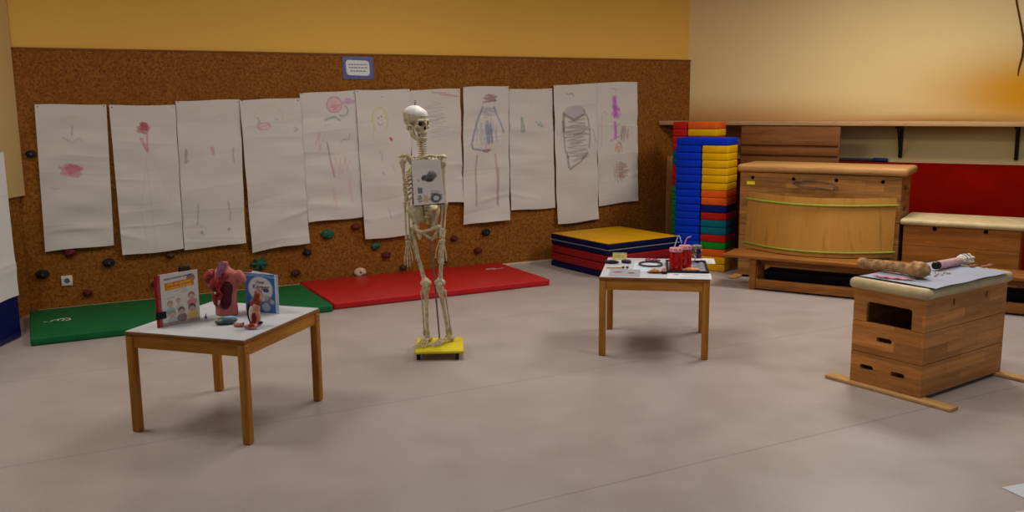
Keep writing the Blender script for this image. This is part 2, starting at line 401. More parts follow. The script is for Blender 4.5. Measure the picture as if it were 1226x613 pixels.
# ------------------------------------------------------------------ small slotted gym box with foot bars
W_box = wood('box_pine', (172, 108, 48), (206, 142, 76), 'x', 1, .4, .06); W_boxy = W_box
M_pad = plain('cream_leather', (192, 172, 128), .5, .06, 12, .15); W_bar = wood('pale_bar', (176, 130, 78), (204, 160, 104), 'x')
def slot(hx0, hz0, hx1, hz1, r):
    pl = []
    for (cx, cz, a0) in ((hx1 - r, hz1 - r, 0), (hx0 + r, hz1 - r, 90), (hx0 + r, hz0 + r, 180), (hx1 - r, hz0 + r, 270)):
        pl += [(cx + r * math.cos(R(a0 + 22.5 * k)), cz + r * math.sin(R(a0 + 22.5 * k))) for k in range(5)]
    return pl
def holed_board(q, x0, x1, z0, z1, y0, y1, holes, M=None):
    """upright board with rounded slots; a slot reaching below z0 becomes a notch in its lower edge"""
    old = set(q.bm.verts); loops = []; outer = [(x0, z0)]
    for h in holes:
        if h[1] < z0:
            up = [p for p in slot(*h) if p[1] > (h[1] + h[3]) / 2]
            outer += [(h[0], z0)] + list(reversed(up)) + [(h[2], z0)]
        else: loops.append(slot(*h))
    outer += [(x1, z0), (x1, z1), (x0, z1)]; loops.append(outer); es = []
    for lp in loops:
        vs = [q.bm.verts.new((p[0], y0, p[1])) for p in lp]
        es += [q.bm.edges.new((vs[i], vs[(i + 1) % len(vs)])) for i in range(len(vs))]
    fs = [f for f in bmesh.ops.triangle_fill(q.bm, use_beauty=True, edges=es, normal=(0, -1, 0))['geom'] if isinstance(f, bmesh.types.BMFace)]
    ex = bmesh.ops.extrude_face_region(q.bm, geom=fs, use_keep_orig=True)
    bmesh.ops.translate(q.bm, vec=(0, y1 - y0, 0), verts=[v for v in ex['geom'] if isinstance(v, bmesh.types.BMVert)])
    if M is not None: bmesh.ops.transform(q.bm, matrix=M, verts=[v for v in q.bm.verts if v not in old])
def gym_section(t, w, d, z0, z1, front, right, name='box_section', mat=None):
    q = MB(); th = .022
    holed_board(q, 0, w, z0, z1, 0, th, front) if front else q.box((0, 0, z0), (w, th, z1), .003)
    q.box((0, d - th, z0), (w, d, z1), .003)
    Mr = Matrix.Translation((w, 0, 0)) @ Matrix.Rotation(R(90), 4, 'Z')
    if right: holed_board(q, th, d - th, z0, z1, 0, th, right, Mr)
    else: q.box((w - th, th, z0), (w, d - th, z1), .003)
    q.box((0, th, z0), (th, d - th, z1), .003)
    return q.build(name, mat or W_box, t, smooth=False)
def pad_top(t, x0, y0, x1, y1, z0, z1, m, name='padded_top'):
    q = MB(); q.box((x0, y0, z0), (x1, y1, z1), min(.028, (z1 - z0) * .45), 4)
    for v in q.bm.verts:
        if v.co.z > z1 - .001: v.co.z += 0
    return q.build(name, m, t)
GX, GR, GW, GD = V((1.974, 5.131, 0)), R(-54.78), .438, .864
g = thing('vaulting_box', 'small three-tier wooden vaulting box with slots and foot bars standing free on the floor', 'vaulting box', GX, GR)
s1, s2, s3 = .022, .205, .388
gym_section(g, GW, GD, s1, s2 - .003, [(.062, .105, .145, .133, .0135), (.255, .105, .338, .133, .0135)], [])
gym_section(g, GW, GD, s2, s3 - .003, [(.155, .283, .25, .311, .0135)], [])
gym_section(g, GW, GD, s3, .57, [(.085, s3 - .05, .362, .505, .02)], [(.27, .505, .291, .545, .010), (.62, .505, .641, .545, .010)])
pad_top(g, -.026, -.03, GW + .026, GD + .03, .571, .633, M_pad)
for y in (-.032, GD - .058):
    q = MB(); q.box((-.15, y, 0), (GW + .19, y + .085, .021), .006, 2); q.build('foot_bar', W_bar, g)
q = MB(); q.box((.03, .03, .5), (GW - .03, GD - .03, .515)); q.build('inner_board', plain('dark_inside', (60, 36, 18), .7), g)
GM = Matrix.Translation(GX) @ Matrix.Rotation(GR, 4, 'Z')
GI = GM.inverted()
def gl(x, y, z=0): p = GI @ V((x, y, z)); return p
HB = .634
# sheets on the gym box
q = MB(); q.prism([(.0, .012), (.456, .012), (.456, .78), (.02, .78)], 0, .002); bs = q.build('black_sheet', plain('black_card', (22, 20, 24), .6), loc=GX + V((0, 0, HB)), rotz=GR)
tag(bs, 'black card lying under the grey sheet on the small vaulting box', 'card')
def grey_paint(u, v): pass
cs = paint(60, 90, (150, 156, 172), [((208, 150, 160), .04, .7, ('oval', .14, .62, .10, .12), .4)], 1.7)
gs = sheet('grey_sheet', lambda u, v: np.stack([.012 + (.462) * u, .80 + (.02 - .80) * v, .0035 + .004 * np.sin(7 * v + 2 * u) ** 2 * (u > -1)], -1), 60, 90, cs, attr_mat('printed_sheet', .55), loc=GX + V((0, 0, HB)), rotz=GR)
tag(gs, 'large grey sheet spread over the cream pad of the small vaulting box', 'sheet')
# the plaster thigh bone
M_bonep = plain('stained_plaster', (164, 124, 82), .75, .24, 24, .5)
bt = thing('model_bone', 'brown knobbly model bone lying on the grey sheet, thick round end towards us', 'model', (2.20, 5.16, HB + .008))
def bl(p): return V(p) - V((2.20, 5.16, 0))
q = MB()
p0, p1 = bl((2.095, 5.34, .034)), bl((2.315, 5.09, .036))
for k in range(24):
    t_ = k / 23; p = p0.lerp(p1, t_); q.sph(p + V((random.uniform(-.004, .004), random.uniform(-.004, .004), random.uniform(-.003, .003))), .029 + .006 * random.random(), 2)
q.sph(p0 + V((.0, .0, .002)), (.036, .034, .033), 3)
melt('shaft', q, M_bonep, bt, .005, 3)
q = MB(); c = bl((2.295, 5.035, .047))
q.sph(c, (.064, .056, .047), 3)
for k in range(14):
    a = random.uniform(0, 6.28); e = random.uniform(-.5, 1.2); q.sph(c + V((.052 * math.cos(a) * math.cos(e), .045 * math.sin(a) * math.cos(e), .036 * math.sin(e))), random.uniform(.012, .02), 2)
melt('ball_end', q, M_bonep, bt, .0045, 2)
# the pink roll with frilled end
tr = thing('pink_roll', 'pale pink rolled tube with black collar and white frilled end on the grey sheet', 'roll', (2.52, 5.30, HB + .008))
d0 = V((2.49, 5.27, 0)) - V((2.52, 5.30, 0)); d1 = V((2.785, 5.47, 0)) - V((2.52, 5.30, 0)); up = V((0, 0, .027)); dr = (d1 - d0)
q = MB(); q.tube([d0 + up + dr * t_ for t_ in (.11, .12, .74, .75)], [.022, .025, .025, .022], 20); q.build('tube', plain('pink_card', (206, 160, 158), .6), tr)
q = MB(); q.tube([d0 + up + dr * t_ for t_ in (0, .015, .105, .12)], [.018, .022, .023, .02], 20); q.build('collar', plain('black_band', (22, 18, 18), .5), tr)
q = MB(); pr_ = []
n_ = 28; rings = []
ax = dr.normalized(); sx_ = V((-ax.y, ax.x, 0)); sz_ = V((0, 0, 1))
for j, (t_, r_, w_) in enumerate(((.72, .024, 0), (.80, .034, .12), (.90, .042, .2), (1.0, .044, .28))):
    rr = []
    for k in range(n_):
        a = 2 * math.pi * k / n_; r2 = r_ * (1 + w_ * math.cos(7 * a) * .5)
        p = d0 + dr * t_ + V((0, 0, .034)) + sx_ * r2 * math.cos(a) + sz_ * r2 * math.sin(a) * .72; p.z = max(p.z, .002)
        rr.append(q.bm.verts.new(p))
    rings.append(rr)
for a_, b_ in zip(rings, rings[1:]):
    for k in range(n_): q.bm.faces.new((a_[k], a_[(k + 1) % n_], b_[(k + 1) % n_], b_[k]))
q.solid(.002); q.build('frill', plain('white_gauze', (206, 196, 176), .8), tr)
q = MB()
for t_ in (.80, .90): q.tube([d0 + dr * t_ + V((0, 0, .036)) + sx_ * .043 * math.cos(a / 10) + sz_ * .033 * math.sin(a / 10) for a in range(2, 30, 3)], .002, 6)
q.build('band', plain('dark_thread', (70, 60, 55), .7), tr)
# loose chips and the pink cloth
M_chip = plain('chip', (205, 180, 160), .6, .2, 40)
chips = [(2.415, 5.09), (2.44, 5.125), (2.465, 5.115), (2.49, 5.155), (2.455, 5.155), (2.52, 5.15), (2.53, 5.19), (2.40, 5.13)]
words = ['nearest the round end of the model bone', 'second from the bone ball', 'in the middle at their front', 'at the far right front of them', 'in the middle at their back', 'right of the middle chips', 'nearest the white frill', 'at their left back']
for (x, y), w_ in zip(chips, words):
    q = MB(); a = random.uniform(0, 3); q.tube([(-.014 * math.cos(a), -.014 * math.sin(a), .006), (0, 0, .009), (.014 * math.cos(a), .014 * math.sin(a), .006)], [.004, .006, .004], 8)
    o = q.build('bone_chip', M_chip, loc=(x, y, HB + .0065)); tag(o, 'pale bone piece on the grey sheet, ' + w_, 'bone piece', 'bone pieces on the grey sheet')
q = MB(); q.grid(lambda u, v: V((-.05 + .15 * u - .02 * v, -.03 + .06 * v - .10 * u, .006 + .006 * math.sin(9 * u + 4 * v) ** 2)), 24, 10); q.solid(.003)
o = q.build('pink_cloth', plain('pink_fabric', (202, 130, 140), .8), loc=(2.13, 5.07, HB + .007)); tag(o, 'pink cloth strip lying under the brown model bone', 'cloth')
q = MB()
for k in range(5): q.sph((.03 * k, .025 * math.sin(k * 2), .008), (.02, .014, .009), 2)
o = melt('brown_string', q, plain('brown_string', (150, 96, 70), .8), None, .004, 2, loc=(2.76, 5.36, HB + .007)); tag(o, 'reddish brown bunched string on the back of the small vaulting box', 'string')

# ------------------------------------------------------------------ shelf wall equipment
W_big = wood('box_oak', (134, 86, 40), (176, 126, 68), 'x', .8, .42, .045); W_pad2 = wood('light_top', (160, 114, 64), (186, 138, 82), 'x')
def rthing(name, label, cat, u, d, z=0, group=None): return thing(name, label, cat, rw(u, d, z), CB, group)   # local x along the wall, local -y into the room
t = rthing('vaulting_box', 'tall laminated wooden vaulting box behind the curved board and bench', 'vaulting box', 1.04, 1.40)
zs = [.02, .21, .40, .59, .78, .99]
for i in range(5):
    hol = [(x - .017, .923, x + .017, .957, .0165) for x in (.112, .486, .86, 1.247)] if i == 4 else []
    sd = [(.17, zs[i] + .08, .33, zs[i] + .12, .019)]
    gym_section(t, 1.40, .50, zs[i], zs[i + 1] - .003, hol, sd, mat=W_big)
pad_top(t, -.03, -.03, 1.45, .53, .991, 1.062, W_pad2, 'wooden_top')
q = MB(); q.box((.06, -.0025, .875), (.135, .0, .905)); q.build('sticker', plain('yellow_sticker', (214, 196, 30), .5), t)
for x in (-.04, 1.36):
    q = MB(); q.box((x, -.16, 0), (x + .08, .66, .021), .005); q.build('foot_bar', W_bar, t)
# small vaulting box at right
W_mid = wood('box_red_pine', (132, 76, 26), (164, 102, 42), 'x', .9, .42)
t = rthing('vaulting_box', 'low two-tier wooden vaulting box with cream pad against the red wall', 'vaulting box', 2.475, 1.40)
gym_section(t, .885, .52, .02, .205, [], [], mat=W_mid); gym_section(t, .885, .52, .208, .405, [], [], mat=W_mid)
gym_section(t, .885, .52, .408, .582, [(x - .018, .542, x + .018, .578, .0175) for x in (.245, .63)], [], mat=W_mid)
pad_top(t, -.03, -.03, .915, .55, .583, .634, M_pad)
# bench
W_bench = wood('bench_pine', (118, 70, 26), (158, 100, 46), 'x')
t = rthing('gym_bench', 'long low wooden gym bench in front of the tall vaulting box', 'bench', 1.08, 1.975)
q = MB(); q.box((0, 0, .273), (3.3, .34, .303), .006, 2); q.build('seat', W_bench, t)
for x in (.235, 2.95):
    q = MB(); q.box((x, .018, 0), (x + .06, .06, .2725), .008); q.build('leg', W_bench, t)
    q = MB(); q.box((x, .27, 0), (x + .06, .312, .2725), .008); q.build('leg', W_bench, t)
    q = MB(); q.box((x + .008, .0605, .2), (x + .052, .2695, .2715), .004); q.build('cross_piece', W_bench, t)
q = MB(); q.box((.296, .02, .016), (2.949, .055, .098), .005); q.build('lower_rail', W_bench, t)
q = MB(); q.box((.30, .15, .21), (2.95, .18, .2725), .004); q.build('centre_beam', W_bench, t)
q = MB(); q.box((0, 0, .001), (2.5, .19, .085), .012, 3); q.box((.0, .004, .0855), (2.5, .188, .17), .012, 3)  # added dark block, stands in for the deep shade below the seat
o = q.build('under_bench_dark', plain('under_bench_black', (12, 10, 16), .6, .05, 8, spec=.06), loc=rw(1.42, 1.87), rotz=CB); tag(o, 'added black block standing in for the shade under the gym bench', 'mat')
# curved balance board
M_ply = wood('birch_ply', (176, 122, 50), (190, 136, 62), 'z', .18, .4); M_lime = plain('lime_rubber', (132, 146, 48), .5)
t = rthing('curved_balance_board', 'curved plywood balance board with lime green edge strips standing on the gym bench', 'balance board', 1.13, 1.50, .306)
bw, bh = 1.285, .505
def bcurve(u): return .30 * (1 - (2 * u - 1) ** 2)
def bpt(u, v, o=0): return V((bw * u, -bcurve(u) + .06 * v + -o, bh * v + .002))
q = MB(); q.grid(lambda u, v: bpt(u, v), 40, 4); q.solid(.02)
q.build('plywood', M_ply, t)
for v in (.085, .875):
    q = MB(); q.tube([bpt(-.012 + 1.024 * k / 40, v, .012) for k in range(41)], .0085, 8); q.build('rubber_strip', M_lime, t)
# wire loop resting on the board
q = MB()
pts = [(.0, .03), (.02, .055), (.07, .068), (.16, .07), (.26, .06), (.34, .042), (.375, .02), (.36, .0), (.33, -.008), (.24, .004), (.13, .012), (.05, .012)]
q.tube([(x, 0, z + .02) for x, z in pts], .004, 8, closed=True)
for k in range(5): q.tube([(x, -.006, z + .02) for x, z in arc(.01 + k * .012, .034, .022, 20, 190, 6)], .0035, 6)
q.tube([(x, 0, z + .02) for x, z in arc(.365, .004, .018, 0, 360, 12)], .004, 8)
o = q.build('wire_loop', plain('grey_wire', (96, 84, 76), .35, metal=.6), loc=rw(1.54, 1.425, .845), rotz=CB); tag(o, 'thin grey wire loop leaning on the front of the tall vaulting box', 'wire')
# wooden panel, corner plank, blue-tipped rod
W_panel = wood('dark_panel', (98, 56, 24), (128, 78, 36), 'x', .7)
t = rthing('wooden_backboard', 'dark brown wooden panel standing under the shelf behind the tall vaulting box', 'panel', .74, .47)
q = MB(); q.box((0, 0, 0), (.98, .03, 1.385), .004); q.build('board', W_panel, t)
for zz in (.1, 1.1, 1.2):
    q = MB(); q.box((.01, -.018, zz), (.97, -.0005, zz + .055), .004); q.build('batten', W_panel, t)
q = MB(); q.box((-.06, 0, 0), (.06, .022, 1.05), .005); o = q.build('wooden_plank', wood('plank', (150, 98, 50), (178, 124, 70), 'z'), loc=cw(6.345, .03), rotz=CA); tag(o, 'narrow light wooden plank leaning in the corner behind the foam bricks', 'plank')
t = rthing('gymnastic_rod', 'dark rod with a blue end lying on top of the red wall panel', 'rod', 1.35, .028, 1.048)
q = MB(); q.tube([(0, 0, 0), (.60, 0, 0)], .014, 12); q.build('shaft', plain('grey_blue_rod', (52, 64, 84), .4), t)
q = MB(); q.tube([(.601, 0, 0), (.61, 0, 0), (.74, 0, 0), (.75, 0, 0)], [.012, .019, .019, .012], 14); q.build('grip', plain('blue_grip', (18, 42, 92), .45), t)
q = MB(); q.box((0, 0, 0), (.2, .15, .1), .006); o = q.build('white_box', plain('white_card', (196, 186, 172), .6), loc=rw(3.36, 1.62, .0), rotz=CB); tag(o, 'small white box on the floor under the right end of the gym bench', 'box')
# wall shelf
M_shelf = wood('shelf_wood', (168, 128, 88), (190, 150, 108), 'x'); M_iron = plain('black_iron', (30, 22, 18), .5)
t = rthing('wall_shelf', 'long light wooden shelf on the wall above the vaulting boxes', 'shelf', 0, 0, 1.393)
q = MB(); q.prism([(.01, -.001), (-.205, -.376), (6.2, -.376), (6.2, -.001)], 0, .042, .003); q.build('board', M_shelf, t)
for x in (1.02, 2.19, 3.20, 4.4):
    q = MB(); q.box((x, -.02, -.32), (x + .035, -.002, -.001), .003); q.box((x, -.3, -.026), (x + .035, -.021, -.001), .003)
    q.prism([(-.022, -.3), (-.03, -.31), (-.26, -.028), (-.24, -.028)], x + .011, x + .024, M=Matrix(((0, 0, 1, 0), (1, 0, 0, 0), (0, 1, 0, 0), (0, 0, 0, 1))))
    q.build('bracket', M_iron, t, smooth=False)
# cable hanging down the wall at right
q = MB(); q.tube([(x, -.012, z) for x, z in ((.0, CEIL - .02), (.01, 2.75), (.05, 2.5), (.10, 2.3), (.135, 2.14), (.13, 2.02), (.11, 1.92), (.105, 1.85))], [.006, .006, .007, .008, .009, .009, .006, .003], 8)
o = q.build('hanging_cable', plain('dark_cable', (64, 44, 22), .6), loc=rw(3.07, 0), rotz=CB); tag(o, 'dark cable hanging down the beige wall above the shelf', 'cable')

# ------------------------------------------------------------------ foam bricks
BC = {'blue': (2, 44, 172), 'yellow': (204, 152, 6), 'orange': (206, 84, 18), 'navy': (14, 22, 96), 'red': (166, 24, 18), 'teal': (10, 92, 112), 'green': (26, 122, 28)}
MBk = {k: plain('foam_' + k, c, .65, .03, 10, spec=.08) for k, c in BC.items()}
ORD = ['topmost', 'second', 'third', 'fourth', 'fifth', 'sixth', 'seventh', 'eighth', 'ninth', 'tenth', 'eleventh', 'twelfth', 'thirteenth', 'fourteenth', 'fifteenth', 'sixteenth', 'seventeenth', 'eighteenth', 'nineteenth', 'twentieth']
brick_me = {}
def brick(c, w, d, h, loc, label):
    key = (c, w, d, h)
    if key not in brick_me:
        q = MB(); q.box((0, 0, 0), (w, d, h), .011, 3); o = q.build('foam_brick', MBk[c]); brick_me[key] = o.data
    else: o = link('foam_brick', brick_me[key], None)
    o.location = loc; tag(o, label, 'foam brick', 'foam bricks stacked by the shelf wall'); return o
BH = .0718
cl = ['blue'] * 17
crr = ['yellow'] * 6 + ['orange', 'orange', 'navy', 'red', 'teal', 'teal', 'red', 'green', 'orange', 'yellow', 'yellow']
b1 = ['red', 'red', 'red', 'red', 'teal', 'teal', 'red', 'red', 'red'] + ['green'] * 11
b2 = ['orange', 'yellow', 'red', 'red'] + ['blue', 'yellow'] * 8
def col(colors, u, off, w, d, what):
    n = len(colors)
    for k, c in enumerate(colors):
        pos = ORD[k] + (' of ' if k == 0 else ' from the top of ') + what if k < n - 1 else 'lowest of ' + what
        jx = random.uniform(-.003, .003)
        o = brick(c, w, d, BH - .001, rw(u + jx, off + jx, .001 + (n - 1 - k) * BH), '%s foam brick, %s' % (c, pos)); o.rotation_euler = (0, 0, CB)
col(cl, .345, 1.27, .258, .3, 'the left front column'); col(crr, .612, 1.27, .258, .3, 'the right front column')
o = brick('blue', .522, .3, BH - .001, rw(.347, 1.268, .001 + 17 * BH), 'long blue foam brick lying across both front columns'); o.rotation_euler = (0, 0, CB)
col(b1, .17, .92, .15, .3, 'the back column beside the cork wall'); col(b2, .33, .92, .3, .3, 'the back column under the shelf')

# ------------------------------------------------------------------ children's drawings
PAPER = (196, 188, 178)
def circ(cx, cy, rx, ry, a0=0, a1=360, n=24): return [(cx + rx * math.cos(R(a0 + (a1 - a0) * i / n)), cy + ry * math.sin(R(a0 + (a1 - a0) * i / n))) for i in range(n + 1)]
def scrib(x0, y0, x1, y1, n, seed=0):
    r = random.Random(seed); n = int(n * 1.5); xm, hw = (x0 + x1) / 2, (x1 - x0) / 2; o = []
    for k in range(n + 1):
        e = hw * (.45 + .6 * math.sin(math.pi * (k + .5) / (n + 1)) + r.uniform(-.25, .2))
        o.append((xm + (e if k % 2 else -e) + r.uniform(-.02, .02), y0 + (y1 - y0) * k / n + r.uniform(-.012, .012)))
    return o
def vscrib(x0, y0, x1, y1, n, seed=0):
    r = random.Random(seed); n = int(n * 1.4); ym, hh = (y0 + y1) / 2, (y1 - y0) / 2; o = []
    for k in range(n + 1):
        e = hh * (.5 + .5 * math.sin(math.pi * (k + .5) / (n + 1)) + r.uniform(-.25, .2))
        o.append((x0 + (x1 - x0) * k / n + r.uniform(-.03, .03), ym + (e if k % 2 else -e)))
    return o
GRY, BLK, PNK, RED, YEL, GRN, BLU, PUR, BRN, ORG = (120, 116, 118), (58, 54, 56), (190, 92, 112), (150, 34, 50), (188, 170, 96), (70, 132, 96), (92, 108, 150), (170, 80, 168), (128, 84, 66), (190, 120, 76)
crease = lambda v, o=.18: ((150, 140, 130), .006, o, [(0, v), (.3, v + .006), (.7, v - .004), (1, v + .003)], .2)
D = [
 ([(.14, 1.657), (.655, 1.653), (.626, .515), (.119, .494)], [(YEL, .02, .3, [(.42, .09), (.5, .075), (.58, .09)]), (GRY, .013, .6, [(.5, .15), (.485, .21)]), (GRY, .009, .5, [(.34, .225), (.45, .25), (.38, .24), (.5, .265), (.58, .23), (.63, .26)]), (PNK, .022, .75, scrib(.32, .42, .58, .495, 12, 1)), ((188, 74, 110), .02, .7, scrib(.38, .425, .56, .47, 8, 2)), (GRY, .009, .4, [(.12, .565), (.2, .58), (.27, .575)])], .012,
  'paper with a pink scribble in its middle, leftmost of the wall drawings'),
 ([(.673, 1.647), (1.179, 1.643), (1.167, .436), (.683, .419)], [(RED, .02, .75, scrib(.41, .125, .54, .185, 9, 3)), ((160, 24, 44), .022, .8, scrib(.47, .12, .55, .16, 6, 4)), ((178, 66, 84), .016, .7, [(.43, .22), (.52, .31), (.535, .2)]), (PNK, .014, .5, [(.46, .22), (.53, .3)]), (GRY, .005, .25, [(.52, .32), (.35, .7), (.42, .95)]), (GRY, .005, .2, [(.6, .34), (.85, .66)]), (GRY, .005, .25, [(.5, .4), (.55, .95)]), crease(.66, .25), crease(.82)], .02,
  'paper with a small red bow and V mark, second drawing from the left'),
 ([(1.185, 1.677), (1.712, 1.688), (1.687, .439), (1.173, .421)], [(YEL, .016, .2, circ(.45, .09, .22, .05)), (GRY, .016, .7, [(.12, .32), (.1, .36), (.13, .34), (.1, .41), (.14, .4)]), (GRY, .014, .6, [(.86, .335), (.85, .38), (.87, .43)]), (PNK, .022, .6, [(.51, .32), (.54, .36), (.54, .325)]), (GRY, .012, .6, [(.26, .7), (.25, .78), (.23, .84)]), (GRY, .012, .6, [(.74, .7), (.77, .79), (.76, .83)]), (BLK, .018, .7, [(.29, .89), (.3, .9)]), (BLK, .018, .7, [(.73, .895), (.74, .89)]), ((160, 150, 138), .12, .3, ('oval', .2, .88, .2, .06)), crease(.5), crease(.78)], .03,
  'paper with short grey arm and leg strokes and a curled lower edge'),
 ([(1.706, 1.681), (2.229, 1.7), (2.252, .402), (1.74, .352)], [(YEL, .016, .3, circ(.45, .13, .24, .09, 180, 380)), (GRY, .014, .6, [(.26, .12), (.3, .15), (.26, .16)]), (GRY, .014, .55, [(.56, .135), (.6, .14)]), (PNK, .016, .55, circ(.36, .18, .1, .022)), (PNK, .012, .45, [(.28, .185), (.45, .17)]), (GRY, .022, .5, [(.88, .2), (.92, .21), (.88, .22)]), crease(.4), crease(.55), crease(.7, .25)], .02,
  'nearly blank paper with a faint pink mouth near the top and a torn lower edge'),
 ([(2.231, 1.737), (2.747, 1.766), (2.767, .607), (2.253, .586)], [((206, 140, 150), .02, .6, ('oval', .6, .10, .13, .058)), ((168, 80, 100), .012, .7, circ(.6, .10, .135, .06)), (PNK, .014, .6, scrib(.52, .09, .68, .14, 5, 5)), (PUR, .014, .6, scrib(.78, .06, .96, .10, 6, 6)), (GRN, .016, .65, circ(.74, .15, .1, .04, -60, 120)), (GRN, .02, .7, [(.42, .215), (.52, .2), (.6, .195), (.68, .22)]), (GRN, .012, .3, [(.4, .26), (.5, .25)]), ((190, 120, 124), .012, .5, [(.22, .4), (.3, .32), (.28, .46), (.36, .36)]), ((120, 84, 92), .014, .7, [(.43, .39), (.455, .46), (.48, .57), (.52, .66)]), (PNK, .012, .35, vscrib(.5, .5, .8, .66, 6, 7)), ((120, 130, 120), .012, .55, [(.68, .4), (.72, .375), (.84, .37), (.85, .33)]), (PNK, .03, .25, [(.5, .76), (.52, .88)]), (PNK, .03, .25, [(.8, .7), (.82, .85)]), crease(.3), crease(.62), crease(.8)], .016,
  'paper with a pink round head, purple bow and green scarf'),
 ([(2.739, 1.766), (3.267, 1.773), (3.254, .405), (2.776, .393)], [(YEL, .014, .7, circ(.42, .2, .145, .085, 130, 410)), ((198, 190, 120), .01, .5, circ(.42, .2, .12, .07, 150, 390)), (BLK, .014, .8, [(.39, .185), (.392, .186)]), (BLK, .014, .8, [(.45, .175), (.452, .176)]), (GRY, .008, .8, circ(.425, .21, .05, .02, 20, 160)), (YEL, .01, .5, [(.3, .24), (.28, .33)]), ((186, 20, 40), .022, .95, [(.61, .325), (.625, .335)], .1), (GRY, .014, .5, [(.4, .41), (.44, .44), (.43, .47)]), (GRY, .016, .6, [(.43, .55), (.45, .57)]), (GRY, .01, .4, [(.62, .5), (.68, .55)]), (GRY, .01, .45, [(.52, .8), (.56, .87)]), (GRY, .01, .45, [(.86, .8), (.87, .88)]), (BLK, .012, .6, [(.48, .045), (.49, .046)]), crease(.36), crease(.6)], .02,
  'paper with a yellow-haired smiling girl and a red heart'),
 ([(3.259, 1.766), (3.792, 1.781), (3.798, .681), (3.288, .702)], [((180, 70, 90), .012, .6, [(.45, .03), (.7, .04), (.95, .07), (.8, .06), (.6, .05)]), (GRY, .006, .4, scrib(.3, .12, .7, .3, 9, 8)), (GRY, .006, .4, scrib(.35, .2, .75, .42, 8, 9)), (YEL, .008, .3, circ(.45, .25, .2, .12)), crease(.5), crease(.66)], .016,
  'paper with faint grey loops hanging directly behind the skull'),
 ([(3.819, 1.797), (4.311, 1.806), (4.307, .473), (3.794, .457)], [((110, 52, 62), .02, .8, scrib(.5, .06, .72, .1, 6, 10)), ((110, 52, 62), .016, .8, [(.43, .115), (.72, .105)]), (BLU, .02, .85, [(.42, .15), (.3, .26), (.17, .42), (.2, .45), (.45, .47)]), (BLU, .02, .75, [(.68, .15), (.78, .24), (.88, .34)]), (BLU, .014, .5, scrib(.4, .15, .7, .22, 8, 11)), (BLU, .01, .45, vscrib(.28, .24, .75, .44, 16, 12)), ((70, 88, 140), .018, .75, vscrib(.48, .26, .62, .42, 6, 13)), ((112, 34, 60), .024, .8, [(.44, .47), (.57, .465), (.5, .478)]), ((150, 78, 84), .02, .6, [(.29, .5), (.27, .62), (.27, .87)]), ((150, 78, 84), .02, .6, [(.7, .5), (.73, .66), (.73, .87)]), ((130, 50, 70), .016, .5, [(.76, .6), (.75, .88)]), crease(.605, .4), crease(.76)], .02,
  'paper with a figure in a blue dress, dark red hat and red legs'),
 ([(4.32, 1.773), (4.818, 1.782), (4.847, .569), (4.327, .566)], [(GRN, .02, .75, [(.28, .235), (.27, .3), (.26, .345), (.33, .345), (.29, .24)]), (GRN, .016, .6, [(.6, .27), (.68, .3), (.76, .31), (.68, .27)]), (YEL, .01, .35, circ(.42, .13, .1, .03)), (GRY, .004, .3, [(.33, .26), (.6, .28), (.95, .34)]), crease(.35), crease(.6), crease(.75, .3)], .014,
  'paper with two small green marks only, third drawing from the right'),
 ([(4.828, 1.815), (5.342, 1.833), (5.375, .411), (4.867, .392)], [(BLK, .01, .7, [(.28, .06), (.36, .07), (.4, .06), (.46, .075)]), ((112, 118, 138), .05, .5, ('oval', .48, .195, .26, .05)), (BLK, .03, .7, [(.22, .2), (.19, .26), (.2, .32)]), (BLK, .016, .65, [(.19, .26), (.22, .38), (.24, .47), (.3, .52)]), (BLK, .018, .6, [(.7, .19), (.8, .26), (.82, .36), (.8, .46)]), (BLK, .012, .55, scrib(.24, .25, .78, .42, 14, 14)), (BLK, .011, .5, scrib(.3, .42, .76, .55, 11, 15)), (BLK, .026, .7, [(.22, .21), (.45, .25), (.7, .22)]), (BLK, .024, .65, [(.28, .51), (.3, .59), (.34, .6), (.6, .555), (.76, .5)]), (BLK, .014, .6, [(.45, .36), (.7, .34)]), (BLK, .014, .4, [(.9, .33), (.95, .42)]), (PNK, .006, .25, [(.48, .65), (.5, .85)]), crease(.7), crease(.86)], .014,
  'paper with a big black scribbled striped body'),
 ([(5.342, 1.842), (5.871, 1.853), (5.894, .579), (5.384, .554)], [(GRY, .01, .6, [(.38, .05), (.5, .06), (.46, .085)]), (PUR, .05, .95, [(.44, .13), (.45, .2), (.46, .27)], .25), (PUR, .03, .8, [(.40, .2), (.54, .22)], .4), (PUR, .03, .6, scrib(.4, .22, .56, .29, 6, 16)), (PUR, .034, .85, [(.44, .33), (.46, .4), (.45, .45)], .3), (PUR, .014, .65, [(.32, .475), (.45, .46), (.58, .44)]), (PUR, .012, .6, [(.46, .36), (.56, .34)]), (BRN, .014, .6, vscrib(.58, .36, .74, .48, 6, 17)), (ORG, .014, .65, vscrib(.44, .5, .6, .58, 6, 18)), (BLK, .016, .6, [(.52, .49), (.58, .51)]), ((132, 72, 52), .014, .65, scrib(.48, .66, .74, .8, 9, 19)), (BRN, .01, .5, vscrib(.38, .66, .64, .82, 7, 20)), ((186, 110, 130), .008, .6, [(.12, .26), (.13, .4), (.1, .52)]), (GRY, .008, .5, [(.12, .25), (.2, .23), (.28, .26)]), crease(.35), crease(.5), crease(.8)], .016,
  'paper with a purple and brown figure, rightmost of the wall drawings'),
]
M_paper = attr_mat('drawing_paper', .8, .2)
M_pin = plain('dark_pin', (60, 40, 40), .4)
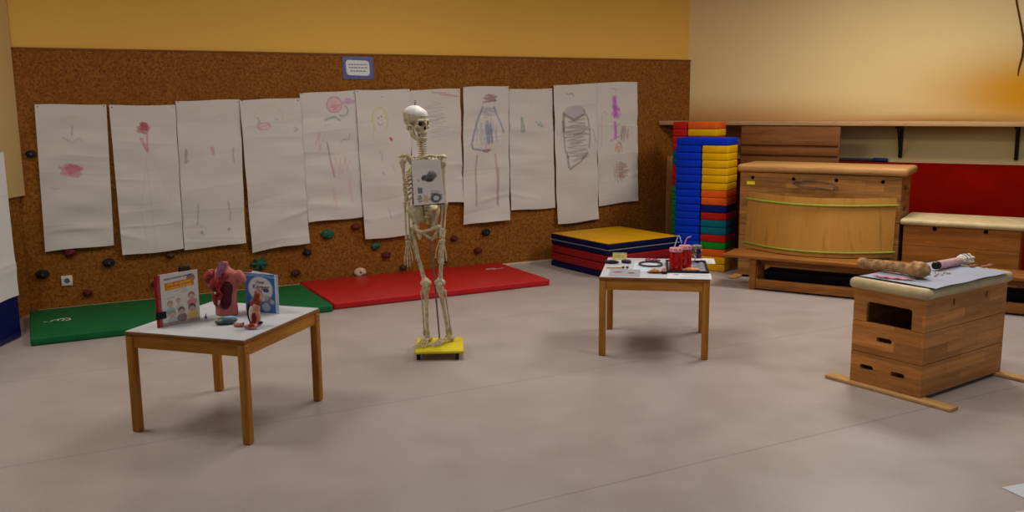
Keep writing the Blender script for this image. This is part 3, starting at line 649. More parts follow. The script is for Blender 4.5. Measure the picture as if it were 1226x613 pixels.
for i, (cs, strokes, curl, lab) in enumerate(D):
    (x0, z0), (x1, z1), (x2, z2), (x3, z3) = cs
    ox, oz = (x0 + x1) / 2, (z0 + z1) / 2
    base_d = .006 + (.014 if i % 2 else 0)
    ph = i * 1.7
    def f(u, v):
        xt, zt = x0 + (x1 - x0) * u, z0 + (z1 - z0) * u; xb, zb = x3 + (x2 - x3) * u, z3 + (z2 - z3) * u
        zb = zb + .006 * np.sin(5 * u + ph) + .008 * np.abs(np.sin(3 * u + ph * 2)) * (i in (2, 3, 7))
        zt = zt + .003 * np.sin(6 * u + ph)
        X, Z = xt + (xb - xt) * v, zt + (zb - zt) * v
        wr = .0035 * np.sin(3 * v * 6.28 + 2 * np.sin(2 * u + ph) + ph) + .0022 * np.sin(17 * v + 5 * u + ph) + .002 * np.sin(41 * v - 3 * u + 1.5 * ph) * np.clip(np.sin(3 * u + ph), 0, 1)
        fold = .006 * np.exp(-((v - .86 - .1 * u * np.sin(ph)) / .02) ** 2) * np.clip(np.sin(3.1 * u + ph), 0, 1)
        rr = random.Random(i)
        for _ in range(7):
            v0, tl, am, wd_, u0 = rr.uniform(.12, .95), rr.uniform(-.05, .05), rr.uniform(.0015, .004) * (1 if _ < 4 else -.7), rr.uniform(.010, .03), rr.uniform(0, 1)
            wr = wr + am * np.exp(-np.abs((v - v0 - tl * u) / wd_)) * np.clip(1.3 - np.abs(u - u0) * 1.4, 0, 1)
        d = base_d + .010 + 1.5 * (wr + fold) * np.clip(v * 6, .1, 1) + curl * np.clip((v - .75) / .25, 0, 1) ** 2 * (.6 + .5 * np.sin(4 * u + ph)) + .010 * v
        return np.stack([X - ox, -d, Z - oz], -1)
    c = paint(96, 220, PAPER, strokes, (z0 - z3) / (x1 - x0))
    t = thing('childs_drawing', lab, 'drawing', cw(ox, 0, oz), CA, "children's body drawings on the cork wall")
    sheet('paper', f, 96, 220, c, M_paper, t)
    for px_ in (x0 + .02, x1 - .02):
        q = MB(); q.sph((px_ - ox, -base_d - .008, -.015), (.006, .004, .006), 2); q.build('pin', M_pin, t)

# note in the blue frame above the drawings, wall socket, climbing holds
t = thing('framed_note', 'small white printed note with rounded corners in a blue frame above the drawings', 'note', cw(2.78, .0, 1.965), CA)
q = MB(); q.box((-.146, -.008, -.101), (.146, -.001, .101), .002); q.build('frame', plain('blue_card', (92, 96, 138), .6), t)
q = MB(); pl = []
for cx, cz, a0 in ((.075, .035, 0), (-.085, .04, 90), (-.08, -.035, 180), (.08, -.04, 270)): pl += [(cx + .03 * math.cos(R(a0 + 15 * k)), cz + .03 * math.sin(R(a0 + 15 * k))) for k in range(7)]
q.prism(pl, .0085, .0105, M=Matrix.Rotation(R(90), 4, 'X')); q.build('paper', plain('note_paper', (206, 206, 204), .7, .01), t)
def small_lines(parent, lines, y, m, rot=None, h=.006):
    """rows of print too small to read"""
    r = random.Random(3); q = MB()
    for x0, x1, z in lines:
        x = x0
        while x < x1:
            w = r.uniform(.01, .028) * (h / .006) ** .5; q.box((x, y - .0004, z - h / 2), (min(x + w, x1), y, z + h / 2)); x += w + .005
    return q.build('print', m, parent, smooth=False)
small_lines(t, [(-.09, .09, .03), (-.085, .085, .002), (-.075, .075, -.028)], -.0106, plain('note_ink', (110, 104, 110), .7), h=.009)
t = thing('power_socket', 'white square power socket low on the left of the cork wall', 'socket', cw(.256, .0, .243), CA)
q = MB(); q.box((-.041, -.012, -.041), (.041, -.001, .041), .004); q.build('cover_plate', plain('white_plastic', (204, 196, 182), .4), t)
q = MB(); q.lathe([(.021, .012), (.021, .0135), (.017, .0135), (.016, .0122)], n=20)
bmesh.ops.rotate(q.bm, cent=(0, 0, 0), matrix=Matrix.Rotation(R(90), 3, 'X'), verts=q.bm.verts[:]); q.build('socket_insert', plain('socket_grey', (90, 84, 78), .5), t)
HM = {'black': plain('hold_black', (26, 24, 26), .6), 'green': plain('hold_green', (30, 84, 66), .6), 'dark red': plain('hold_red', (92, 24, 20), .6), 'cream': plain('hold_cream', (196, 168, 140), .6), 'brown': plain('hold_brown', (70, 38, 22), .6)}
holds = [(.082, 1.275, 'black', .04, 'beside the left edge of the leftmost drawing'), (.085, .314, 'black', .05, 'left of the white power socket'), (.577, .365, 'black', .05, 'under the gap between the first two drawings'), (.30, .475, 'dark red', .05, 'just under the lower edge of the leftmost drawing'), (.40, .13, 'dark red', .04, 'low down right of the power socket, just above the green mat'),
         (.93, .15, 'dark red', .04, 'behind the left edge of the red-spined book'), (1.06, .385, 'brown', .036, 'half hidden under the second drawing'), (1.80, .245, 'green', .07, 'star-shaped, just above the blue book'), (2.12, .135, 'brown', .045, 'low down between the blue book and the skeleton'), (2.233, .311, 'black', .042, 'under the right corner of the torn drawing'),
         (2.43, .467, 'green', .062, 'under the paper with the pink round head'), (2.70, .515, 'dark red', .042, 'under the right end of the paper with the pink head'), (2.885, .318, 'green', .047, 'under the left corner of the smiling girl drawing'), (2.99, .225, 'dark red', .045, 'below the smiling girl drawing near its middle'), (2.725, .085, 'cream', .06, 'just above the red mat, flat and pale'),
         (3.16, .09, 'brown', .04, "left of the skeleton's thigh bones near the mat"), (3.58, .125, 'brown', .045, "between the skeleton and the blue dress drawing, close to the mat"), (3.70, .33, 'dark red', .04, "right of the skeleton's hanging hand"), (4.05, .364, 'black', .05, 'under the blue dress drawing'), (3.96, .19, 'dark red', .045, 'close to the right end of the red mat')]
for k, (u, z, c, r, where) in enumerate(holds):
    q = MB(); rr = random.Random(k)
    if 'star' in where:
        for a in range(6): q.sph((.05 * math.cos(a * 1.05), -.02, .04 * math.sin(a * 1.05)), (.03, .018, .016), 2, Matrix.Rotation(-a * 1.05, 3, 'Y'))
        q.sph((0, -.02, 0), (.035, .028, .03), 2)
    else:
        q.sph((0, -.018, 0), (r, .026, r * .7), 3)
        for _ in range(5): a = rr.uniform(0, 6.28); q.sph((r * .55 * math.cos(a), -.026, r * .4 * math.sin(a)), (r * .45, .02, r * .35), 2)
    t = thing('climbing_hold', '%s climbing hold %s' % (c, where), 'climbing hold', cw(u, .0, z), CA, 'climbing holds on the cork wall')
    for v in q.bm.verts: v.co.y = min(v.co.y, -.001)
    melt('grip', q, HM[c], t, .006, 3)
    q = MB(); q.tube([(0, -.049, 0), (0, -.038, 0)], .008, 10); q.build('bolt', plain('bolt_grey', (100, 96, 92), .35, metal=.8), t)

# ------------------------------------------------------------------ blue upright mat with draped sheet at the left edge
t = thing('upright_mat', 'dark blue thick mat standing upright at the left edge', 'mat', (-3.54, 6.38, 0), 0)
q = MB(); q.box((-.20, -1.6, .001), (0, 0, 1.33), .02, 3); q.build('pad', plain('royal_blue_vinyl', (12, 14, 84), .45, .04, 6), t)
q = MB(); q.tube([(.001, -1.58, .05), (.001, -.02, .05)], .004, 6); q.build('seam', M_navy, t)
c = paint(40, 60, (206, 204, 200), [crease(.3), crease(.78, .3)], .8)
o = sheet('white_sheet', lambda u, v: np.stack([.006 + .012 * v + .003 * np.sin(9 * u + 3 * v) + .02 * np.exp(-((v - .8) / .05) ** 2) * .3, -1.5 + 1.478 * u, 1.329 - (1.045 + .03 * np.sin(5 * u)) * v], -1), 40, 60, c, M_paper, loc=(-3.54, 6.38, 0)); tag(o, 'white paper sheet hanging over the blue upright mat', 'sheet')

# ------------------------------------------------------------------ papers on the floor at lower right
def sheet_floor(name, lab, loc, rot, w, h, base, strokes, lines=None, z=.002):
    c = paint(40, 28, base, strokes, h / w)
    o = sheet(name, flat(0, -h, w, 0, 0), 40, 28, c, attr_mat('printed_sheet', .55), loc=(loc[0], loc[1], z), rotz=rot); tag(o, lab, 'paper'); return o
o = sheet_floor('printed_paper', 'white printed sheet lying on the floor at the right, its corner showing', (2.078, 3.652), R(19), .297, .21, (196, 200, 206), [((70, 76, 100), .012, .8, [(.3, .3), (.4, .27), (.5, .3), (.62, .28)], .2), ((96, 100, 120), .008, .7, [(.3, .5), (.8, .5)], .4), ((96, 100, 120), .008, .7, [(.3, .62), (.8, .62)], .4)])
o = sheet_floor('printed_paper', 'second white sheet on the floor at the very bottom right corner', (2.005, 3.42), R(12), .297, .21, (190, 194, 190), [((96, 100, 120), .008, .6, [(.2, .4), (.8, .4)], .4)])

# ------------------------------------------------------------------ things on the left table
M_cov = attr_mat('book_cover', .35, .5); M_page = plain('page_edges', (212, 204, 190), .8, .03, 60)
T1 = V((-1.941, 4.414, TH + .001))
SK = (206, 160, 136)
def standing_book(label, spine, ang, opening, w, h, base, strokes, spine_c, flip=False):
    """two covers standing open, spine upright; local x from the spine, front cover faces -y"""
    t = thing('picture_book', label, 'book', V((spine[0], spine[1], TH + .0015)), ang, 'picture books on the left table')
    s = -1 if flip else 1
    c = paint(90, 110, base, strokes, h / w)
    q = MB(); q.box((0, .0006, 0), (s * w, .0036, h)) if s > 0 else q.box((-w, .0006, 0), (0, .0036, h)); fr = q.build('front_cover', M_page, t, smooth=False)
    sheet('cover_picture', (lambda u, v: np.stack([(w * u if s > 0 else -w + w * u), 0 * u, h * (1 - v)], -1)), 90, 110, c, M_cov, t)
    Mr = Matrix.Rotation(s * opening, 4, 'Z')
    q = MB(); (q.box((0, -.0036, 0), (w, 0, h), M=Mr) if s > 0 else q.box((-w, -.0036, 0), (0, 0, h), M=Mr)); q.build('back_cover', plain('cover_' + str(spine_c), spine_c, .4), t, smooth=False)
    q = MB()
    for k in range(1, 6):
        Mk = Matrix.Translation((0, .002, 0)) @ Matrix.Rotation(s * opening * (.1 + .15 * k), 4, 'Z')
        ww = w * .96; (q.box((.003, -.001, .006), (ww, .001, h - .006), M=Mk) if s > 0 else q.box((-ww, -.001, .006), (-.003, .001, h - .006), M=Mk))
    q.build('pages', M_page, t, smooth=False)
    q = MB(); q.tube([(0, .004, 0), (0, .004, h)], .005, 10); q.build('spine', plain('cover_' + str(spine_c), spine_c, .4), t)
    return t
st = [((150, 30, 24), .1, 1, ('rect', 0, 0, .105, 1), .1), ((206, 120, 30), .1, 1, [(.2, .235), (.85, .155)], .05)]
st.pop()
st += [((56, 60, 78), .1, .95, ('oval', .83, .14, .11, .085), .3), ((180, 110, 104), .012, .6, [(.42, .36), (.55, .33), (.7, .31)]), ((180, 110, 104), .02, .5, scrib(.6, .34, .72, .4, 4, 31)), ((120, 110, 110), .01, .5, [(.16, .48), (.4, .46)]), ((150, 150, 150), .02, .4, scrib(.82, .24, .9, .3, 5, 32))]
for (x, y, r, hair, body) in ((.3, .6, .07, (160, 110, 80), (120, 168, 160)), (.5, .56, .055, (170, 130, 110), (190, 170, 160)), (.82, .50, .08, (130, 70, 50), (190, 100, 110)), (.34, .80, .085, (150, 130, 110), (150, 176, 170)), (.56, .76, .08, (40, 30, 30), (110, 62, 70)), (.82, .74, .09, (36, 26, 24), (206, 170, 40))):
    st += [(body, .1, .9, ('oval', x + .01, y + .12, r * 1.6, r * 1.1), .2), (hair, .1, .9, ('oval', x, y - .02, r * 1.1, r * .95), .2), ((212, 168, 146), .1, .95, ('oval', x, y + .01, r * .8, r * .66), .15), ((120, 50, 50), .006, .8, [(x - r * .3, y + .025), (x, y + .035), (x + r * .3, y + .025)], .2), ((40, 30, 30), .007, .9, [(x - r * .3, y), (x - r * .28, y)], .1), ((40, 30, 30), .007, .9, [(x + r * .3, y), (x + r * .28, y)], .1)]
st += [((120, 60, 56), .1, .8, ('rect', .1, .93, 1, 1), .5)]
bk = standing_book('open children\'s book with a red spine and orange banner standing on the left table', (-1.788, 4.469), math.atan2(.174, .152), R(20), .231, .268, (206, 198, 186), st, (150, 34, 26))
M_ink = plain('dark_ink', (54, 44, 50), .6); M_yink = plain('yellow_print', (236, 206, 90), .6)
q = MB(); q.box((-.078, -.0006, -.019), (.082, -.0002, .019), M=Matrix.Translation((.125, 0, .206)) @ Matrix.Rotation(R(-4), 4, 'Y')); q.build('banner', plain('orange_banner', (206, 112, 24), .4), bk, smooth=False)
text('WIESO? WESHALB? WARUM?', .0115, M_ink, bk, (.118, -.0008, .243), (R(90), R(-3), 0))
text('Wir entdecken', .021, M_yink, bk, (.125, -.0009, .2145), (R(90), R(-4), 0)); text('unseren K\u00f6rper', .021, M_yink, bk, (.125, -.0009, .1955), (R(90), R(-4), 0))
M_clip = plain('black_clip', (18, 16, 18), .35)
def clip(lab, loc, rotz, w=.05, h=.026):
    t = thing('binder_clip', lab, 'clip', loc, rotz, 'black clips on the open book')
    q = MB(); q.prism([(-.012, 0), (.012, 0), (.004, h), (-.004, h)], -w / 2, w / 2, .001, M=Matrix(((0, 0, 1, 0), (1, 0, 0, 0), (0, 1, 0, 0), (0, 0, 0, 1)))); q.build('body', M_clip, t)
    q = MB(); q.tube([(-.012, -.012, .002), (-.006, -.024, .0), (.006, -.024, .0), (.012, -.012, .002)], .0014, 6); q.build('wire', M_grey, t); return t
ba = math.atan2(.174, .152)
clip('black binder clip on the top right corner of the red-spined book', V((-1.788, 4.469, TH + .262)) + V((math.cos(ba), math.sin(ba), 0)) * .175 + V((-math.sin(ba), math.cos(ba), 0)) * .028, ba + .2, .062, .034)
t = thing('binder_clip', 'black binder clip on the lower left edge of the red-spined book', 'clip', V((-1.788, 4.469, TH + .045)) + V((math.cos(ba), math.sin(ba), 0)) * .012, ba, 'black clips on the open book')
q = MB(); q.box((-.024, -.009, 0), (.03, -.001, .036), .002); q.build('body', M_clip, t); q = MB(); q.tube([(.03, -.006, .006), (.04, -.006, .012), (.04, -.006, .024), (.03, -.006, .03)], .0014, 6); q.build('wire', M_grey, t)
st = [((206, 200, 196), .1, 1, ('oval', .49, .40, .40, .34), .08), ((150, 178, 200), .03, .6, [(.05, .06), (.5, .03), (.95, .08)], .3), ((150, 90, 66), .1, .9, ('oval', .42, .55, .14, .15), .3), ((212, 170, 140), .1, .95, ('oval', .44, .62, .13, .14), .2), ((32, 58, 110), .1, 1, ('oval', .66, .43, .10, .055), .1), ((120, 130, 140), .1, .8, ('oval', .72, .66, .12, .1), .4), ((206, 170, 150), .1, .8, ('oval', .84, .72, .07, .06), .3), ((200, 204, 206), .1, .8, ('oval', .64, .86, .14, .12), .4), ((140, 110, 90), .1, .8, ('oval', .78, .62, .06, .05), .4), ((214, 190, 160), .1, .8, ('oval', .3, .8, .18, .16), .3), ((150, 160, 176), .02, .7, scrib(.55, .55, .72, .62, 6, 41))]
bb = math.atan2(-.087, .196)
bk = standing_book('open blue children\'s book with a white bubble title standing on the left table', (-1.259, 4.764), bb, R(16), .215, .212, (44, 100, 164), st, (186, 200, 208), flip=True)
text('Unser', .026, plain('grey_ink', (96, 84, 88), .6), bk, (-.112, -.0009, .166), (R(90), 0, 0), shear=.2); text('K\u00f6rper', .037, plain('brown_ink', (84, 58, 52), .6), bk, (-.108, -.0009, .138), (R(90), 0, 0), shear=.1)
# torso model
t = thing('torso_model', 'red and pink anatomical torso model with open belly standing between the two books', 'anatomical model', (-1.532, 4.76, TH + .001), R(-12))
M_skin = plain('model_skin', (178, 98, 88), .35, .1, 12); M_organ = plain('model_red', (140, 32, 34), .3, .2, 30); M_liver = plain('model_dark_red', (78, 14, 20), .3, .15, 22); M_mus = plain('model_muscle', (138, 44, 44), .32, .22, 30)
q = MB()
q.lathe([(.062, 0), (.064, .01), (.062, .05), (.058, .09), (.060, .13), (.068, .17), (.074, .205), (.066, .235), (.04, .252), (.026, .262), (.025, .282), (.02, .288)], n=28, sx=1, sy=.68)
q.sph((.078, .004, .212), (.03, .03, .034), 3); q.sph((-.078, .004, .212), (.03, .03, .034), 3)
q.tube([(.06, .004, .222), (.092, .006, .198), (.098, .006, .176)], [.03, .029, .024], 12); q.tube([(-.06, .004, .222), (-.092, .006, .2), (-.1, .006, .182)], [.03, .029, .024], 12)
melt('body', q, M_skin, t, .0045, 4)
q = MB(); q.sph((-.03, -.022, .165), (.046, .036, .056), 3); q.sph((-.084, -.006, .198), (.03, .034, .042), 3); q.sph((-.055, -.016, .218), (.034, .032, .028), 3); q.sph((-.002, -.03, .19), (.034, .028, .044), 3); q.sph((-.036, -.022, .1), (.032, .026, .06), 3); q.sph((.02, -.03, .215), (.028, .022, .026), 3); melt('left_muscles', q, M_mus, t, .004, 3)
q = MB(); q.sph((.010, -.036, .10), (.042, .024, .066), 3); q.sph((.026, -.034, .15), (.034, .026, .046), 3); melt('liver', q, M_liver, t, .004, 3)
q = MB(); q.tube([(.0, -.056, .195), (-.012, -.060, .165), (-.004, -.062, .14), (.012, -.062, .12), (.002, -.062, .1), (-.014, -.058, .085), (-.004, -.060, .066)], .011, 10); q.sph((.0, -.048, .17), (.016, .014, .022), 2); melt('gut', q, M_organ, t, .0035, 2)
q = MB(); q.sph((-.004, -.067, .082), (.006, .006, .019), 2, Matrix.Rotation(.3, 3, 'Y')); q.build('pale_organ', plain('model_cream', (214, 190, 150), .35), t); q = MB(); q.sph((-.026, -.060, .128), (.007, .006, .008), 2); q.build('pale_organ', plain('model_cream', (214, 190, 150), .35), t)
q = MB(); q.tube([(-.004, -.018, .285), (.004, -.032, .262), (.002, -.052, .24), (.004, -.060, .215)], [.014, .013, .012, .008], 12); q.tube([(-.012, -.02, .28), (-.012, -.042, .25), (-.01, -.054, .225)], .007, 8); q.build('windpipe', plain('model_violet', (116, 72, 104), .35), t)
# small cut model in front of the blue book
t = thing('cut_model', 'small black-backed anatomical cut model with brown top standing before the blue book', 'anatomical model', (-1.305, 4.492, TH + .001), R(-20))
q = MB(); q.sph((-.018, .010, .066), (.036, .020, .066), 3); q.box((-.034, -.006, 0), (.02, .03, .02), .006); melt('backing', q, M_clip, t, .004, 3)
q = MB(); q.sph((-.014, -.004, .062), (.018, .012, .046), 3); q.build('pale_side', plain('model_white', (206, 196, 184), .35), t)
q = MB(); q.sph((.014, -.006, .052), (.022, .018, .05), 3); q.sph((.016, -.006, .1), (.02, .016, .026), 3); melt('flesh', q, plain('model_flesh', (204, 140, 112), .35), t, .0035, 3)
q = MB(); q.sph((.01, -.022, .05), (.014, .009, .028), 3); q.sph((.002, -.02, .024), (.012, .009, .016), 2); q.build('red_organ', M_organ, t)
q = MB(); q.sph((.018, .0, .125), (.024, .018, .026), 3); q.tube([(-.02, .004, .11), (.01, .0, .135), (.022, 0, .17), (.012, 0, .186)], [.012, .018, .016, .006], 10); melt('brown_top', q, plain('model_brown', (140, 66, 50), .45), t, .0035, 3)
# loose organ pieces
t = thing('organ_piece', 'flat green and light blue organ piece lying before the torso model', 'anatomical model', (-1.468, 4.55, TH + .001), R(12), 'loose organ pieces on the left table')
q = MB(); q.sph((0, 0, .018), (.055, .034, .019), 3); q.sph((-.03, -.006, .014), (.03, .028, .014), 3)
for v in q.bm.verts: v.co.z = max(v.co.z, .0005)
melt('body', q, plain('organ_green', (74, 92, 84), .35, .2, 30), t, .004, 3)
q = MB(); q.sph((.012, .002, .031), (.036, .02, .009), 3); q.build('blue_top', plain('organ_blue', (112, 160, 190), .3), t)
q = MB(); q.sph((-.042, -.004, .016), (.014, .022, .013), 2); q.build('tan_end', plain('organ_tan', (176, 140, 112), .4), t)
q = MB(); q.tube([(-.028, -.01, .007), (0, .0, .008), (.02, .012, .013)], [.006, .009, .006], 10); q.tube([(-.02, -.012, .006), (.01, -.012, .007), (.024, -.008, .006)], [.006, .008, .005], 8)
o = melt('organ_piece', q, plain('organ_pink', (170, 92, 84), .35, .15, 40), None, .003, 2, loc=(-1.385, 4.492, TH + .001)); tag(o, 'small pink organ piece beside the green and blue organ', 'anatomical model', 'loose organ pieces on the left table')
q = MB(); q.sph((0, 0, .014), (.032, .02, .014), 3); q.sph((-.03, .006, .011), (.014, .011, .01), 2); q.tube([(.02, .008, .016), (.036, .016, .024), (.044, .012, .03)], [.011, .009, .007], 10)
t = thing('organ_piece', 'red and pink organ piece at the foot of the small cut model', 'anatomical model', (-1.305, 4.432, TH + .001), 0, 'loose organ pieces on the left table')
melt('body', q, plain('organ_rose', (186, 116, 104), .35, .2, 40), t, .003, 2)
q = MB(); q.sph((.0, -.008, .02), (.018, .014, .011), 3); q.build('red_part', M_organ, t)
q = MB(); q.sph((.04, .012, .030), (.013, .01, .008), 2); q.build('dark_part', M_clip, t)
q = MB(); q.sph((0, 0, .007), (.008, .006, .007), 2); q.tube([(0, 0, .01), (.002, .0, .026)], [.004, .002], 8); o = q.build('blue_peg', plain('blue_plastic', (84, 104, 150), .4), loc=(-1.617, 4.672, TH + .001)); tag(o, 'tiny blue peg on the table right of the red-spined book', 'peg')

# ------------------------------------------------------------------ things on the right table
def t2sheet(name, lab, cat, corner, rot, w, h, base, strokes, z=TH + .0015):
    c = paint(60, 60, base, strokes, h / w); o = sheet(name, flat(0, 0, w, h, 0), 60, 60, c, attr_mat('printed_sheet', .55), loc=(corner[0], corner[1], z), rotz=rot); return tag(o, lab, cat)
t2sheet('grey_picture', 'grey picture sheet with two red spots at the front left of the right table', 'picture', (.622, 5.775), -.16, .20, .245, (150, 150, 156), [((90, 88, 96), .02, .8, [(0, .02), (1, .02)], .2), ((126, 44, 40), .1, .95, ('oval', .28, .42, .17, .12), .3), ((126, 44, 40), .1, .95, ('oval', .72, .52, .13, .13), .3), ((150, 120, 112), .02, .6, [(.44, .42), (.55, .38), (.62, .42)])])
t2sheet('printed_paper', 'white printed strip of paper at the front right edge of the right table', 'paper', (.985, 5.672), -.17, .28, .20, (208, 208, 208), [((40, 40, 50), .05, .9, [(.20, .30), (.22, .30)], .1), ((70, 92, 74), .03, .9, [(.36, .28), (.52, .27)], .2)] + [((104, 108, 128), .024, .8, [(.58, a), (.94, a)], .4) for a in (.28, .45)] + [((104, 108, 128), .022, .75, [(.30, a), (.94, a)], .4) for a in (.66, .82)], TH + .0012)
t2sheet('printed_paper', 'white printed paper overhanging the back right corner of the right table', 'paper', (1.22, 6.215), -.16, .19, .22, (206, 204, 204), [((110, 114, 126), .02, .7, [(.35, .5), (.9, .52)], .3), ((110, 114, 126), .02, .6, [(.35, .7), (.9, .72)], .3)], TH + .0012)
t2sheet('pale_blue_paper', 'pale blue paper lying in the middle of the right table', 'paper', (.80, 5.92), -.17, .16, .38, (190, 204, 212), [((150, 170, 190), .014, .5, scrib(.1, .1, .9, .8, 14, 51), .4)], TH + .001)
# tray with picture
t = thing('tray', 'dark-rimmed tray with a grey picture inlay under the red drinks', 'tray', (1.013, 5.862, TH + .003), -.155)
q = MB(); w, d = .275, .43
for a, b in (((0, 0), (w, .014)), ((0, d - .014), (w, d)), ((0, .0141), (.014, d - .0141)), ((w - .014, .0141), (w, d - .0141))): q.box((*a, 0), (*b, .014), .003)
q.build('rim', plain('tray_black', (30, 28, 34), .4), t)
c = paint(60, 90, (128, 134, 144), [((60, 64, 78), .03, .6, scrib(.5, .1, .95, .5, 9, 52)), ((170, 176, 184), .03, .6, scrib(.4, .3, .8, .7, 7, 53)), ((76, 70, 76), .03, .5, scrib(.1, .6, .6, .95, 8, 54))], 1.55)
sheet('inlay', flat(.0142, .0142, w - .0142, d - .0142, .003), 60, 90, c, attr_mat('printed_sheet', .55), t)
# drinks
def glass_mat(name, c, rough=.03, trans=1.0):
    m, nt, b = newmat(name); b.inputs['Base Color'].default_value = lin(c); b.inputs['Transmission Weight'].default_value = trans; b.inputs['Roughness'].default_value = rough; b.inputs['IOR'].default_value = 1.18
    f = noise(nt, coord(nt), 30); bump(nt, b, f, .02, .002); return m
M_glass = glass_mat('clear_glass', (232, 238, 240)); M_juice = plain('red_juice', (206, 18, 14), .12, .15, 25); M_lid = plain('pink_lid', (206, 140, 146), .45, .25, 70); M_straw = plain('white_blue_straw', (176, 190, 214), .4); M_straw2 = plain('pink_straw', (206, 150, 150), .4)
def drink(lab, loc, straw, ms_, hh=.122):
    t = thing('drink_jar', lab, 'drink', loc, 0, 'red drinks on the tray')
    q = MB(); q.lathe([(.036, 0), (.0405, .005), (.0415, .02), (.0415, hh - .03), (.0385, hh - .012), (.036, hh)], n=32); q.build('juice', M_juice, t)
    q = MB(); q.lathe([(.0425, .004), (.0435, .02), (.0435, hh - .03), (.0405, hh - .012), (.0385, hh + .002)], n=32); q.bm.faces.ensure_lookup_table(); q.build('glass', M_glass, t)
    q = MB(); q.lathe([(.041, hh + .003), (.043, hh + .005), (.043, hh + .024), (.041, hh + .028), (.02, hh + .029)], n=32)
    q.build('lid', M_lid, t)
    q = MB(); q.tube([(x, y, hh + .0295 + z) for x, y, z in straw], .0035, 8); q.build('straw', ms_, t)
    q = MB(); q.tube([(.043, -.006, .085), (.06, -.008, .085), (.068, -.009, .066), (.062, -.008, .045), (.0435, -.006, .04)], .005, 8); q.build('handle', M_glass, t)
    return t
drink('red drink in a lidded glass jar with a blue straw, nearest the tray front', (1.085, 5.93, TH + .0065), [(-.012, 0, 0), (.006, 0, .06), (.014, 0, .082), (.022, 0, .076), (.036, 0, .03)], M_straw)
drink('red drink in a lidded glass jar with a pink straw, behind the other', (1.165, 6.03, TH + .0065), [(-.006, 0, 0), (.004, 0, .035), (.014, 0, .052), (.038, 0, .058)], M_straw2)
t = thing('glass_jar', 'empty clear glass jar behind the red drinks on the right table', 'jar', (1.282, 6.225, TH + .007))
q = MB(); q.lathe([(.03, 0), (.037, .005), (.038, .02), (.038, .07), (.032, .088), (.032, .1)], n=28); q.build('glass', M_glass, t)
q = MB(); q.lathe([(.034, .101), (.035, .103), (.035, .118), (.033, .12)], n=28); q.build('lid', plain('grey_lid', (140, 138, 138), .4, metal=.5), t)
q = MB(); q.tube([(x, y, .06) for x, y in arc(0, 0, .0392, 0, 360, 24)][:-1], .003, 6, closed=True); q.build('band', plain('dark_band', (52, 48, 50), .5), t)
# small objects
t = thing('yellow_card', 'small folded yellow card standing at the back left of the right table', 'card', (.718, 6.39, TH + .001), -.15)
q = MB(); q.box((0, 0, 0), (.10, .0015, .045), M=Matrix.Rotation(R(-14), 4, 'X')); q.build('front_leaf', plain('yellow_paper', (206, 190, 110), .7), t, smooth=False)
q = MB(); q.box((0, .0245, 0), (.10, .026, .045), M=Matrix.Translation((0, .0, 0)) @ Matrix.Rotation(R(14), 4, 'X')); q.build('back_leaf', plain('yellow_paper', (206, 190, 110), .7), t, smooth=False)
small_lines(t, [(.01, .09, .03), (.01, .085, .018)], -.0006, plain('card_ink', (140, 120, 60), .7), h=.004).rotation_euler = (R(-14), 0, 0)
q = MB(); q.sph((0, 0, .012), (.055, .022, .013), 3); q.sph((.03, -.004, .01), (.03, .016, .009), 2); o = melt('black_case', q, plain('black_case', (26, 24, 28), .35), None, .004, 2, loc=(.69, 6.235, TH + .001), rotz=R(-12)); tag(o, 'flat black oval case lying before the yellow card', 'case')
t = thing('purple_clip', 'small purple and black clip-on pulse meter right of the black case', 'meter', (.797, 6.245, TH + .001), R(-40))
q = MB(); q.box((-.032, -.02, 0), (.032, .02, .022), .008, 3); q.build('body', plain('dark_purple', (44, 30, 62), .4), t); q = MB(); q.box((-.015, -.014, .0222), (.022, .012, .026), .002); q.build('screen', plain('violet_screen', (110, 92, 150), .25), t)
t = thing('glasses_model', 'thin brown wooden stick with two dark pegs lying behind the grey picture', 'stick', (.635, 6.035, TH + .003), -.08)
q = MB(); q.tube([(0, 0, .004), (.09, .006, .004), (.105, .004, .004)], [.0035, .0045, .004], 8); q.build('stick', plain('tan_stick', (170, 130, 90), .6), t)
for x in (.115, .142):
    q = MB(); q.sph((x, .0, .008), (.011, .009, .008), 2); q.build('peg', plain('dark_peg', (70, 58, 60), .5), t)
# stethoscope-like tube ring
t = thing('stethoscope', 'stethoscope with a dark purple tube loop lying in the middle of the right table', 'stethoscope', (.955, 6.16, TH + .003), 0)
q = MB(); q.tube([(x, y, .006) for x, y in circ(0, 0, .078, .092, 0, 360, 40)][:-1], .006, 10, closed=True); q.build('tubing', plain('aubergine_rubber', (66, 34, 42), .4), t)
q = MB(); q.tube([(.02, .098, .006), (.05, .11, .008), (.085, .125, .007)], .005, 8); q.build('stem', plain('aubergine_rubber', (66, 34, 42), .4), t)
q = MB(); q.lathe([(.024, 0), (.026, .006), (.02, .014), (.01, .017)], (.012, .17, 0), 20); q.lathe([(.02, .0), (.022, .006), (.014, .014)], (.058, .165, 0), 18); q.build('chest_piece', plain('rose_metal', (130, 70, 84), .3, .2, 40), t)
q = MB(); q.sph((0, 0, .014), (.032, .02, .013), 3); q.sph((-.034, -.006, .007), (.02, .011, .008), 2, Matrix.Rotation(.4, 3, 'Z')); q.sph((.036, -.004, .007), (.02, .011, .008), 2, Matrix.Rotation(-.4, 3, 'Z')); q.sph((0, .02, .014), (.014, .018, .014), 2)
t = thing('orange_shell', 'orange and brown star-shaped piece lying in front of the stethoscope loop', 'toy', (.935, 5.865, TH + .002), -.1)
melt('body', q, plain('orange_clay', (198, 134, 84), .5, .15, 30), t, .004, 2); q = MB(); q.sph((0, -.014, .006), (.04, .012, .006), 2); q.build('dark_underside', plain('brown_clay', (96, 52, 26), .5), t)
